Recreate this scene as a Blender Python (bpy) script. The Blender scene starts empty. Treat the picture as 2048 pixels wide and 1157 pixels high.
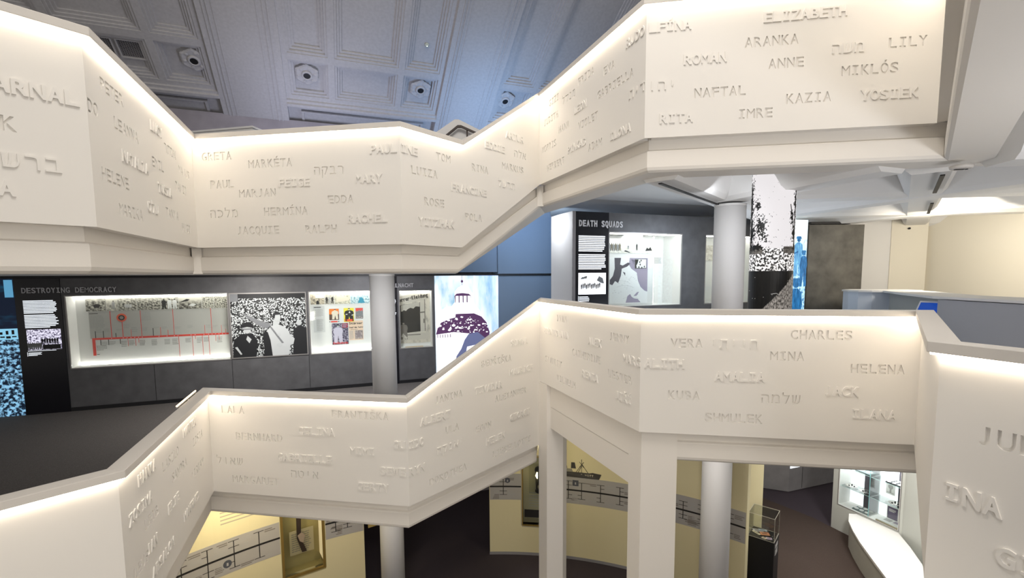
import bpy, bmesh, math, random
from mathutils import Matrix, Vector
random.seed(7)
PI = math.pi
C = bpy.context.scene.collection
SC = bpy.context.scene

# ------------------------------------------------------------------ camera, world, exposure, large lights
def make_camera():
    cd = bpy.data.cameras.new('camera'); co = bpy.data.objects.new('camera', cd); C.objects.link(co)
    cd.sensor_fit = 'HORIZONTAL'; cd.sensor_width = 36.0; cd.lens = 942.906 / 2048 * 36.0
    cd.shift_y = 55.2 / 2048; cd.clip_start = 0.05; cd.clip_end = 200
    p, th, r = math.radians(5.0691), math.radians(-9.46305), math.radians(0.36275)
    c, s = math.cos(p), math.sin(p)
    right0, up0, fwd = Vector((1, 0, 0)), Vector((0, s, c)), Vector((0, c, -s))
    cr, sr = math.cos(r), math.sin(r)
    right, up = right0 * cr - up0 * sr, right0 * sr + up0 * cr
    R = Matrix.Rotation(-th, 3, 'Z')
    right, up, fwd = R @ right, R @ up, R @ fwd
    M = Matrix((right, up, -fwd)).transposed().to_4x4()
    M.translation = Vector((0.742, -2.6678, 5.334))
    co.matrix_world = M
    SC.camera = co
make_camera()

W = bpy.data.worlds.new('world'); SC.world = W; W.use_nodes = True
W.node_tree.nodes['Background'].inputs[0].default_value = (1.0, 0.945, 0.88, 1)
W.node_tree.nodes['Background'].inputs[1].default_value = 0.50
SC.view_settings.view_transform = 'Standard'; SC.view_settings.look = 'None'
SC.view_settings.exposure = 0.0; SC.view_settings.gamma = 1.0
SC.view_settings.use_curve_mapping = False

def area(name, loc, target, size, power, col, sy=None, spread=None):
    l = bpy.data.lights.new(name, 'AREA'); l.energy = power; l.color = col
    if sy: l.shape = 'RECTANGLE'; l.size = size; l.size_y = sy
    else: l.shape = 'DISK'; l.size = size
    if spread: l.spread = math.radians(spread)
    o = bpy.data.objects.new(name, l); C.objects.link(o)
    o.location = loc
    o.rotation_euler = (Vector(target) - Vector(loc)).to_track_quat('-Z', 'Y').to_euler()
    return o
# blue wash, gallery and ground-floor lamps; unseen fill lamps added where noted
area('void_fill', (0.3, -0.6, 11.5), (0.0, 1.8, 5.0), 2.5, 250, (1.0, 0.94, 0.87))  # unseen lamp added for general brightness over the void
area('blue_wash', (-1.0, 6.9, 7.3), (-2.1, 10.5, 10.2), 0.5, 50, (0.36, 0.60, 1.0), sy=1.2)
area('gallery_blue_wash', (0.1, 7.2, 6.15), (-1.2, 8.9, 5.5), 0.4, 20, (0.55, 0.75, 1.0))
area('vault_flood', (-4.5, 5.5, 7.2), (-4.2, 8.5, 11.0), 1.2, 26, (0.75, 0.78, 1.0))
area('gallery_downlight', (6.2, 5.4, 6.0), (7.4, 7.4, 5.2), 0.5, 45, (1.0, 0.90, 0.74))
area('gallery_cool_downlight', (2.6, 6.2, 6.1), (2.0, 7.0, 4.6), 0.5, 22, (0.80, 0.88, 1.0))
area('gallery_fill_left', (-5.2, 4.6, 5.32), (-5.4, 5.2, 2.9), 0.5, 60, (1.0, 0.95, 0.90))  # added fill that brightens the dark gallery, no fitting there
area('gallery_fill_middle', (-3.2, 5.4, 5.32), (-3.6, 6.6, 2.9), 0.5, 60, (0.95, 0.95, 1.0))  # second added fill for the gallery
area('counter_uplight', (6.9, 4.2, 4.5), (6.2, 4.2, 6.3), 0.6, 22, (1.0, 0.93, 0.80), sy=2.5)
area('landing_fill', (2.6, -4.6, 6.15), (-1.0, 4.0, 4.6), 1.2, 40, (0.98, 0.96, 0.94))  # unseen fill added behind the camera, evens out the void-facing surfaces
area('soffit_fill', (3.0, 5.4, 4.35), (3.0, 5.4, 6.5), 0.7, 24, (0.80, 0.88, 1.0))  # hidden lamp added to lighten the soffit ribs
area('landing_soffit_fill', (4.6, -1.2, 4.3), (3.6, 0.6, 6.5), 0.9, 60, (0.97, 0.97, 1.0))  # added out-of-view fill, lifts the soffit at upper right
area('column_fill_left', (-2.1, 3.1, 5.30), (-2.45, 4.3, 4.2), 0.2, 6, (0.95, 0.96, 1.0))  # unseen lamp added to brighten the left column
area('column_fill_right', (2.2, 3.05, 6.2), (2.6, 4.22, 4.9), 0.2, 6, (0.9, 0.94, 1.0))  # added likewise for the right column
area('ground_column_fill_left', (-2.0, 3.0, 2.42), (-2.44, 4.3, 1.2), 0.2, 8, (1.0, 0.92, 0.84))  # added fill on the left ground-floor column
area('ground_column_fill_right', (2.1, 3.1, 3.35), (2.5, 4.2, 1.6), 0.2, 9, (1.0, 0.95, 0.90))  # added fill on the right ground-floor column
area('block_end_fill', (-0.2, 6.35, 6.45), (0.3, 6.6, 5.3), 0.3, 9, (0.92, 0.95, 1.0))  # unseen lamp added so the block's end panel comes out lighter
area('lower_panel_fill', (0.4, -3.6, 3.25), (-0.2, 3.0, 2.9), 1.2, 75, (1.0, 0.91, 0.78))  # added warm fill standing in for bounce onto the lower panels
area('ground_downlight_left', (-3.6, 2.5, 2.40), (-4.35, 3.2, 1.5), 0.25, 19, (1.0, 0.86, 0.58))
area('ground_downlight_back', (0.2, 4.7, 2.42), (0.3, 5.85, 1.0), 0.5, 5, (1.0, 0.88, 0.52))
area('ground_downlight_right', (4.6, 6.2, 3.2), (4.5, 6.4, 0.0), 0.6, 32, (1.0, 0.88, 0.78))
area('ground_downlight_bench', (5.4, 5.2, 3.2), (5.8, 6.2, 0.4), 0.5, 60, (1.0, 0.97, 0.93))

# ------------------------------------------------------------------ materials
def mat(name, col, rough=0.6, emit=None, estr=0.0, metal=0.0, noise=0.0, nscale=40.0, bump=0.0, spec=0.4):
    m = bpy.data.materials.new(name); m.use_nodes = True
    nt = m.node_tree; b = nt.nodes['Principled BSDF']
    b.inputs['Base Color'].default_value = (*col, 1); b.inputs['Roughness'].default_value = rough
    b.inputs['Metallic'].default_value = metal; b.inputs['Specular IOR Level'].default_value = spec
    if emit is not None:
        b.inputs['Emission Color'].default_value = (*emit, 1); b.inputs['Emission Strength'].default_value = estr
    if noise or bump:
        tc = nt.nodes.new('ShaderNodeTexCoord'); nz = nt.nodes.new('ShaderNodeTexNoise')
        nz.inputs['Scale'].default_value = nscale; nz.inputs['Detail'].default_value = 4
        nt.links.new(tc.outputs['Object'], nz.inputs['Vector'])
        if noise:
            rp = nt.nodes.new('ShaderNodeValToRGB')
            rp.color_ramp.elements[0].position = 0.3; rp.color_ramp.elements[1].position = 0.7
            rp.color_ramp.elements[0].color = (*[c * (1 - noise) for c in col], 1)
            rp.color_ramp.elements[1].color = (*[min(1, c * (1 + noise)) for c in col], 1)
            nt.links.new(nz.outputs['Fac'], rp.inputs['Fac']); nt.links.new(rp.outputs['Color'], b.inputs['Base Color'])
        if bump:
            bp = nt.nodes.new('ShaderNodeBump'); bp.inputs['Strength'].default_value = bump; bp.inputs['Distance'].default_value = 0.01
            nt.links.new(nz.outputs['Fac'], bp.inputs['Height']); nt.links.new(bp.outputs['Normal'], b.inputs['Normal'])
    return m

def photo(name, dark, light, scale=14.0, thr=0.5, soft=0.08, estr=0.0, stretch=(1, 1), detail=3.0, kind='noise', top=None):
    """a printed picture: thresholded noise in the print's own UVs; estr > 0 for a backlit print; top=(v0, v1, colour) fades to a colour above"""
    m = bpy.data.materials.new(name); m.use_nodes = True
    nt = m.node_tree; b = nt.nodes['Principled BSDF']; L = nt.links.new
    tc = nt.nodes.new('ShaderNodeTexCoord'); mp = nt.nodes.new('ShaderNodeMapping')
    mp.inputs['Scale'].default_value = (stretch[0], stretch[1], 1)
    L(tc.outputs['UV'], mp.inputs['Vector'])
    if kind == 'noise':
        t = nt.nodes.new('ShaderNodeTexNoise'); t.inputs['Scale'].default_value = scale; t.inputs['Detail'].default_value = detail
        t.inputs['Roughness'].default_value = 0.6; out = t.outputs['Fac']
    else:
        n2 = nt.nodes.new('ShaderNodeTexNoise'); n2.inputs['Scale'].default_value = scale * 1.7; n2.inputs['Detail'].default_value = 2
        L(mp.outputs['Vector'], n2.inputs['Vector'])
        t = nt.nodes.new('ShaderNodeTexVoronoi'); t.inputs['Scale'].default_value = scale; t.inputs['Randomness'].default_value = 0.9
        mx = nt.nodes.new('ShaderNodeMath'); mx.operation = 'MULTIPLY_ADD'; mx.inputs[1].default_value = 0.7
        L(n2.outputs['Fac'], mx.inputs[0]); L(t.outputs['Distance'], mx.inputs[2])
        sb = nt.nodes.new('ShaderNodeMath'); sb.operation = 'SUBTRACT'; sb.inputs[0].default_value = 1.25
        L(mx.outputs[0], sb.inputs[1]); out = sb.outputs[0]
    L(mp.outputs['Vector'], t.inputs['Vector'])
    rp = nt.nodes.new('ShaderNodeValToRGB'); e = rp.color_ramp.elements
    e[0].position = max(0, thr - soft); e[1].position = min(1, thr + soft); e[0].color = (*dark, 1); e[1].color = (*light, 1)
    L(out, rp.inputs['Fac']); col = rp.outputs['Color']
    if top:
        sx = nt.nodes.new('ShaderNodeSeparateXYZ'); L(tc.outputs['UV'], sx.inputs[0])
        mr = nt.nodes.new('ShaderNodeMapRange'); mr.inputs['From Min'].default_value = top[0]; mr.inputs['From Max'].default_value = top[1]
        L(sx.outputs['Y'], mr.inputs['Value'])
        mi = nt.nodes.new('ShaderNodeMix'); mi.data_type = 'RGBA'
        L(mr.outputs['Result'], mi.inputs['Factor']); L(col, mi.inputs['A']); mi.inputs['B'].default_value = (*top[2], 1)
        col = mi.outputs['Result']
    L(col, b.inputs['Base Color']); b.inputs['Roughness'].default_value = 0.45
    if estr:
        L(col, b.inputs['Emission Color']); b.inputs['Emission Strength'].default_value = estr
        b.inputs['Base Color'].default_value = (0.02, 0.02, 0.02, 1)
    return m

def glass(name, tint=(0.97, 0.99, 0.98), refl=0.08):
    m = bpy.data.materials.new(name); m.use_nodes = True
    nt = m.node_tree; nt.nodes.clear()
    o = nt.nodes.new('ShaderNodeOutputMaterial'); mx = nt.nodes.new('ShaderNodeMixShader')
    t = nt.nodes.new('ShaderNodeBsdfTransparent'); g = nt.nodes.new('ShaderNodeBsdfGlossy')
    t.inputs[0].default_value = (*tint, 1); g.inputs['Roughness'].default_value = 0.03
    fr = nt.nodes.new('ShaderNodeFresnel'); fr.inputs['IOR'].default_value = 1.3
    ml = nt.nodes.new('ShaderNodeMath'); ml.operation = 'MULTIPLY_ADD'; ml.inputs[1].default_value = 0.6; ml.inputs[2].default_value = refl * 0.25
    nt.links.new(fr.outputs[0], ml.inputs[0]); nt.links.new(ml.outputs[0], mx.inputs[0])
    nt.links.new(t.outputs[0], mx.inputs[1]); nt.links.new(g.outputs[0], mx.inputs[2]); nt.links.new(mx.outputs[0], o.inputs[0])
    return m

WHITE = mat('white_panel', (0.81, 0.785, 0.742), 0.55, bump=0.02, nscale=60)
FASC = mat('white_fascia', (0.80, 0.765, 0.71), 0.6, bump=0.04, nscale=50)
RAIL = mat('rail_plaster', (0.64, 0.61, 0.57), 0.55, bump=0.03, nscale=60)
LED = mat('led_strip', (1, 1, 1), 0.5, emit=(1.0, 0.87, 0.70), estr=12.5)
COLM = mat('column_paint', (0.78, 0.775, 0.77), 0.6, bump=0.03)
SOFFIT = mat('soffit_plaster', (0.78, 0.775, 0.765), 0.7, bump=0.03, nscale=30)
CREAM = mat('cream_wall', (0.77, 0.69, 0.43), 0.7, bump=0.02)
CREAMW = mat('cream_gallery_wall', (0.80, 0.76, 0.66), 0.7)
GREYW = mat('grey_cladding', (0.105, 0.105, 0.11), 0.5, noise=0.15, nscale=5)
DARKP = mat('dark_bronze_panel', (0.10, 0.095, 0.085), 0.5, noise=0.35, nscale=4)
BLACKG = mat('black_gloss_panel', (0.008, 0.008, 0.012), 0.25)
BLACK = mat('black_paint', (0.012, 0.012, 0.014), 0.5)
CARPET = mat('grey_carpet', (0.12, 0.11, 0.104), 0.95, noise=0.35, nscale=180, spec=0.1)
CARPETG = mat('plum_carpet', (0.07, 0.058, 0.07), 0.95, noise=0.4, nscale=180, spec=0.1)
CARPETB = mat('brown_carpet', (0.075, 0.056, 0.048), 0.95, noise=0.35, nscale=180, spec=0.1)
BLUEW = mat('slate_blue_wall', (0.20, 0.27, 0.37), 0.7)
VAULT = mat('vault_plaster', (0.50, 0.49, 0.50), 0.75, noise=0.06, nscale=20)
VWALL = mat('upper_wall_plaster', (0.30, 0.28, 0.31), 0.8, noise=0.12, nscale=3)
CASEW = mat('case_interior', (0.80, 0.79, 0.77), 0.6)
CASEF = mat('case_frame_grey', (0.30, 0.29, 0.28), 0.4, metal=0.4)
STRIP = mat('case_light', (1, 1, 1), 0.5, emit=(1.0, 0.97, 0.92), estr=11.0)
GLASS = glass('clear_glass')
ACRYL = glass('clear_acrylic', (0.94, 0.95, 0.93), 0.15)
GEDGE = mat('glass_edge', (0.55, 0.75, 0.72), 0.2, spec=0.6)
INKW = mat('lit_white_text', (0.9, 0.9, 0.9), 0.5, emit=(0.85, 0.92, 1.0), estr=0.9)
INKG = mat('grey_letters', (0.45, 0.45, 0.47), 0.4, metal=0.2)
INKB = mat('black_ink', (0.015, 0.014, 0.013), 0.6)
INKS = mat('soft_grey_ink', (0.42, 0.41, 0.40), 0.7)
RED = mat('red_vinyl', (0.80, 0.06, 0.04), 0.5)
ORANGE = mat('orange_ink', (0.85, 0.22, 0.03), 0.5)
YELLOW = mat('yellow_ink', (0.90, 0.78, 0.06), 0.5)
PAPER = mat('paper', (0.80, 0.72, 0.58), 0.7)
PAPERW = mat('white_paper', (0.80, 0.80, 0.79), 0.7)
PEACH = mat('peach_newsprint', (0.85, 0.64, 0.48), 0.7)
MAUVE = mat('map_mauve', (0.36, 0.31, 0.40), 0.6)
MAPSEA = mat('map_sea', (0.09, 0.08, 0.10), 0.6)
BAND = mat('timeline_grey', (0.42, 0.40, 0.38), 0.6)
BRASS = mat('brass', (0.50, 0.34, 0.10), 0.35, metal=0.7)
SILVER = mat('silver', (0.75, 0.73, 0.70), 0.25, metal=0.9)
SCREEN = mat('blue_screen', (0.0, 0.01, 0.05), 0.2, emit=(0.01, 0.06, 0.36), estr=0.9)
DARKWOOD = mat('dark_handrail', (0.055, 0.04, 0.035), 0.4)
WHITEB = mat('white_bench', (0.84, 0.84, 0.82), 0.5)
SAGE = mat('sage_wall', (0.55, 0.57, 0.53), 0.7)
OLIVE = mat('olive_wall', (0.50, 0.46, 0.28), 0.7)
SKIRT = mat('grey_skirting', (0.28, 0.27, 0.28), 0.6)

# ------------------------------------------------------------------ mesh helpers
class MB:
    """collects shapes with material slots, then links them as ONE mesh object"""
    def __init__(s, *mats):
        s.v = []; s.f = []; s.mi = []; s.mats = list(mats); s.uv = None; s.smooth = set()
    def m(s, mt):
        if mt is None: return 0
        if mt not in s.mats: s.mats.append(mt)
        return s.mats.index(mt)
    def face(s, pts, mt=None, smooth=False):
        i = len(s.v); s.v += [tuple(p) for p in pts]; s.f.append(list(range(i, i + len(pts)))); s.mi.append(s.m(mt))
        if smooth: s.smooth.add(len(s.f) - 1)
    def hexa(s, a, b, mt=None):
        """solid between quad a (4 pts) and quad b (4 pts); order as a loop"""
        i = len(s.v); s.v += [tuple(p) for p in a] + [tuple(p) for p in b]; k = s.m(mt)
        n = len(a)
        s.f.append([i + j for j in range(n)][::-1]); s.f.append([i + n + j for j in range(n)])
        for j in range(n):
            q = (j + 1) % n; s.f.append([i + j, i + q, i + n + q, i + n + j])
        s.mi += [k] * (n + 2)
    def box(s, x0, x1, y0, y1, z0, z1, mt=None):
        s.hexa([(x0, y0, z0), (x1, y0, z0), (x1, y1, z0), (x0, y1, z0)], [(x0, y0, z1), (x1, y0, z1), (x1, y1, z1), (x0, y1, z1)], mt)
    def prism(s, poly, h0, h1, ax='z', mt=None):
        """polygon in the plane across ax, extruded h0..h1"""
        f = {'z': lambda p, h: (p[0], p[1], h), 'y': lambda p, h: (p[0], h, p[1]), 'x': lambda p, h: (h, p[0], p[1])}[ax]
        s.hexa([f(p, h0) for p in poly], [f(p, h1) for p in poly], mt)
    def disc(s, cx, cy, r, h0, h1, n=20, ax='z', mt=None, ry=None):
        s.prism([(cx + r * math.cos(2 * PI * k / n), cy + (ry or r) * math.sin(2 * PI * k / n)) for k in range(n)], h0, h1, ax, mt)
    def lathe(s, prof, cx=0, cy=0, n=32, mt=None, up='z', smooth=True):
        """profile [(r, h)] turned about the axis"""
        k = s.m(mt); i0 = len(s.v)
        for r, h in prof:
            for j in range(n):
                a = 2 * PI * j / n; x, y = cx + r * math.cos(a), cy + r * math.sin(a)
                s.v.append((x, y, h) if up == 'z' else (x, h, y))
        for q in range(len(prof) - 1):
            for j in range(n):
                j2 = (j + 1) % n; a = i0 + q * n
                s.f.append([a + j, a + j2, a + n + j2, a + n + j]); s.mi.append(k)
                if smooth: s.smooth.add(len(s.f) - 1)
        s.f.append([i0 + j for j in range(n)][::-1]); s.f.append([i0 + (len(prof) - 1) * n + j for j in range(n)]); s.mi += [k, k]
    def tube(s, pts, r, n=8, mt=None):
        pts = [Vector(p) for p in pts]; k = s.m(mt); rings = []
        for j, p in enumerate(pts):
            d = (pts[min(j + 1, len(pts) - 1)] - pts[max(j - 1, 0)]).normalized()
            u = d.orthogonal().normalized() if j == 0 else (u - d * u.dot(d)).normalized()
            w = d.cross(u); i = len(s.v); rings.append(i)
            s.v += [tuple(p + (u * math.cos(2 * PI * q / n) + w * math.sin(2 * PI * q / n)) * r) for q in range(n)]
        for a, b in zip(rings, rings[1:]):
            for q in range(n):
                q2 = (q + 1) % n; s.f.append([a + q, a + q2, b + q2, b + q]); s.mi.append(k); s.smooth.add(len(s.f) - 1)
        s.f.append([rings[0] + q for q in range(n)][::-1]); s.f.append([rings[-1] + q for q in range(n)]); s.mi += [k, k]
    def build(s, name, parent=None, off=(0, 0, 0), M=None, uvbox=None, bevel=0.0):
        me = bpy.data.meshes.new(name); ox, oy, oz = off
        me.from_pydata([(a - ox, b - oy, c - oz) for a, b, c in s.v], [], s.f)
        for mt in s.mats: me.materials.append(mt)
        me.polygons.foreach_set('material_index', s.mi)
        for i in s.smooth: me.polygons[i].use_smooth = True
        if uvbox:
            x0, x1, y0, y1 = uvbox; ul = me.uv_layers.new(name='UVMap')
            for lp in me.loops:
                a, b, c = s.v[lp.vertex_index]; ul.data[lp.index].uv = ((a - x0) / (x1 - x0), (b - y0) / (y1 - y0))
        bm = bmesh.new(); bm.from_mesh(me)
        bmesh.ops.recalc_face_normals(bm, faces=bm.faces)
        bm.to_mesh(me); bm.free()
        o = bpy.data.objects.new(name, me); C.objects.link(o)
        if parent is not None: o.parent = parent
        elif M is not None: o.matrix_world = M @ Matrix.Translation(Vector(off))
        else: o.location = off
        if bevel:
            md = o.modifiers.new('bevel', 'BEVEL'); md.width = bevel; md.segments = 2; md.limit_method = 'ANGLE'
        return o

def tag(o, label=None, cat=None, group=None, kind=None):
    if label: o['label'] = label
    if cat: o['category'] = cat
    if group: o['group'] = group
    if kind: o['kind'] = kind
    return o
def struct(o, kind='structure'):
    o['kind'] = kind; return o
def thing(name, label, cat, base=(0, 0, 0), M=None, group=None):
    o = bpy.data.objects.new(name, None); C.objects.link(o); o.empty_display_size = 0.1
    o.matrix_world = (M or Matrix.Identity(4)) @ Matrix.Translation(Vector(base))
    return tag(o, label, cat, group)
def frame(deg, origin):
    """local axes: x along the wall (left to right as seen from the void), y up, z towards the viewer"""
    a = math.radians(deg); d = Vector((math.cos(a), math.sin(a), 0)); u = Vector((0, 0, 1)); n = d.cross(u)
    M = Matrix((d, u, n)).transposed().to_4x4(); M.translation = Vector(origin); return M

# ------------------------------------------------------------------ lettering
_gc = {}
HEB = {'ת': [(-.29, 0), (-.12, 0), (-.12, .51), (.16, .51), (.16, 0), (.25, 0), (.25, .56), (.21, .6), (-.25, .6), (-.21, .51), (-.21, .09), (-.29, .09)],
       'ש': [(-.32, .6), (-.29, 0), (.10, 0), (.24, .08), (.32, .25), (.32, .6), (.23, .6), (.23, .26), (.17, .14), (.08, .09), (-.05, .09), (.02, .28), (.04, .6), (-.05, .6), (-.065, .30), (-.14, .09), (-.20, .09), (-.23, .6)],
       'ב': [(-.25, 0), (.30, 0), (.30, .09), (.20, .09), (.20, .55), (.15, .6), (-.22, .6), (-.22, .51), (.11, .51), (.11, .09), (-.25, .09)],
       'ד': [(-.25, .6), (.27, .6), (.27, .51), (.17, .51), (.17, 0), (.08, 0), (.08, .51), (-.25, .51)]}
def bez(p0, p1, p2, p3, t):
    u = 1 - t; return p0 * (u ** 3) + p1 * (3 * u * u * t) + p2 * (3 * u * t * t) + p3 * (t ** 3)
def glyph(ch):
    """outlines of one character as closed polylines (letter units) with left and right extent"""
    if ch not in _gc:
        cu = bpy.data.curves.new('glyph', 'FONT'); cu.body = ch
        o = bpy.data.objects.new('glyph', cu); C.objects.link(o)
        dg = bpy.context.evaluated_depsgraph_get(); c2 = o.to_curve(dg); sp = []
        for q in c2.splines:
            bp = q.bezier_points; pl = []
            for k in range(len(bp)):
                a, b = bp[k], bp[(k + 1) % len(bp)]; p0, p1, p2, p3 = a.co.copy(), a.handle_right.copy(), b.handle_left.copy(), b.co.copy()
                straight = ((p1 - p0).cross(p3 - p0).length + (p2 - p0).cross(p3 - p0).length) < 2e-4
                pl += [p0] if straight else [bez(p0, p1, p2, p3, t) for t in (0, .25, .5, .75)]
            out = []
            for v in pl:
                if not out or (v - out[-1]).length > 1e-4: out.append(v)
            if len(out) > 2 and (out[0] - out[-1]).length < 1e-4: out.pop()
            if len(out) > 2: sp.append(out)
        o.to_curve_clear(); bpy.data.objects.remove(o); bpy.data.curves.remove(cu)
        if ch == 'J':                                        # stands on the baseline, with the top serif of the monospaced face
            lo = min(v.y for q in sp for v in q); sp = [[Vector((v.x, (v.y - lo) * .686 / (.686 - lo), 0)) for v in q] for q in sp]
        if ch in HEB: sp = [[Vector((x, y, 0)) for x, y in HEB[ch]]]   # single clean outlines
        xs = [v.x for q in sp for v in q] or [0, 0.3]
        _gc[ch] = (sp, min(xs), max(xs))
    return _gc[ch]
def fatten(pl, d):
    """move a closed outline outwards by d (counters run the other way, so they shrink)"""
    n = len(pl); out = []
    for k in range(n):
        a, b, c = pl[k - 1], pl[k], pl[(k + 1) % n]
        e1, e2 = Vector((b[0] - a[0], b[1] - a[1])), Vector((c[0] - b[0], c[1] - b[1]))
        if e1.length < 1e-7 or e2.length < 1e-7: out.append((b[0], b[1])); continue
        n1, n2 = Vector((e1.y, -e1.x)).normalized(), Vector((e2.y, -e2.x)).normalized(); m = n1 + n2
        if m.length < .3: out.append((b[0] + n1.x * d, b[1] + n1.y * d)); continue
        m.normalize(); f = min(1.6, 1 / max(.3, m.dot(n1))); out.append((b[0] + m.x * d * f, b[1] + m.y * d * f))
    return out
def area2(pl): return sum(a[0] * b[1] - b[0] * a[1] for a, b in zip(pl, pl[1:] + pl[:1]))
def add_text(cu, text, x0, y0, cap, pitch, wfrac=0.80, shear=0.0, bold=0.0):
    """monospaced capitals added as closed outlines to a 2D curve"""
    k = cap / 0.686
    for i, ch in enumerate(text):
        if ch == ' ': continue
        cx = x0 + (i + 0.5) * pitch; polys = []
        if ch in 'IÍ':                                     # slab-serif I of the monospaced face
            w, t = pitch * 0.30, cap * 0.14
            polys = [[(-w, 0), (w, 0), (w, t), (t * .62, t), (t * .62, cap - t), (w, cap - t), (w, cap), (-w, cap), (-w, cap - t), (-t * .62, cap - t), (-t * .62, t), (-w, t)]]
            if ch == 'Í': polys.append([(-t * .6, cap * 1.1), (t * .6, cap * 1.1), (t * 1.5, cap * 1.34), (t * .2, cap * 1.34)])
            if bold: polys = [fatten(q, bold * .35) for q in polys]
        else:
            acc = ch if ch in 'ŘŠÉÓÁ' else ''; ch = {'Ř': 'R', 'Š': 'S', 'É': 'E', 'Ó': 'O', 'Á': 'A'}.get(ch, ch)
            sp, a, b = glyph(ch); wid = (b - a) * k; f = 1.0
            lim = pitch * (0.94 if ch in 'MW' else wfrac) - 2 * bold
            if ord(ch) < 0x500: f = lim / wid if wid > lim * .7 else 1.15
            elif wid > lim: f = lim / wid
            polys = [[((v.x - (a + b) / 2) * k * f, v.y * k) for v in q] for q in sp]
            if bold and polys:
                sg = 1 if area2(max(polys, key=lambda q: abs(area2(q)))) > 0 else -1
                polys = [fatten(q, bold * sg * (0 if ch in 'MW' or ord(ch) > 0x500 else 1)) for q in polys]
            t = cap * .14; w = cap * .26
            if acc in ('Ř', 'Š') and acc: polys.append([(-w, cap * 1.34), (-w * .5, cap * 1.34), (0, cap * 1.22), (w * .5, cap * 1.34), (w, cap * 1.34), (w * .25, cap * 1.11), (-w * .25, cap * 1.11)][::-1])
            elif acc: polys.append([(-t * .6, cap * 1.1), (t * .6, cap * 1.1), (t * 1.5, cap * 1.34), (t * .2, cap * 1.34)])
        for pl in polys:
            s = cu.splines.new('POLY'); s.points.add(len(pl) - 1); s.use_cyclic_u = True
            for p, q in zip(s.points, pl): p.co = (cx + q[0] + shear * q[1], y0 + q[1], 0, 1)
def curve_mesh(cu, name, depth, n_front, mt, parent=None, off=(0, 0, 0), M=None, offset=0.0, bevel=0.0):
    """fill the outlines, extrude; front face at n_front"""
    cu.dimensions = '2D'; cu.fill_mode = 'BOTH'; cu.resolution_u = 3; cu.extrude = depth / 2; cu.offset = offset
    if bevel: cu.bevel_depth = bevel; cu.bevel_resolution = 0; cu.extrude = depth / 2 - bevel
    o = bpy.data.objects.new('tmp', cu); C.objects.link(o)
    dg = bpy.context.evaluated_depsgraph_get(); me = bpy.data.meshes.new_from_object(o.evaluated_get(dg), depsgraph=dg)
    bpy.data.objects.remove(o); bpy.data.curves.remove(cu)
    me.polygons.foreach_set('use_smooth', [False] * len(me.polygons)); me.name = name; me.transform(Matrix.Translation(Vector((-off[0], -off[1], n_front - depth / 2 - off[2]))))
    me.materials.clear(); me.materials.append(mt)
    r = bpy.data.objects.new(name, me); C.objects.link(r)
    if parent is not None: r.parent = parent
    elif M is not None: r.matrix_world = M @ Matrix.Translation(Vector(off))
    return r
def lettering(text, x0, y0, cap, pitch, depth, n_front, mt, name='lettering', parent=None, off=(0, 0, 0), M=None, offset=0.0, bevel=0.0, wfrac=0.8, shear=0.0):
    cu = bpy.data.curves.new('t', 'CURVE'); add_text(cu, text, x0, y0, cap, pitch, wfrac, shear, offset)
    return curve_mesh(cu, name, depth, n_front, mt, parent, off, M, 0.0, bevel)

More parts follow.
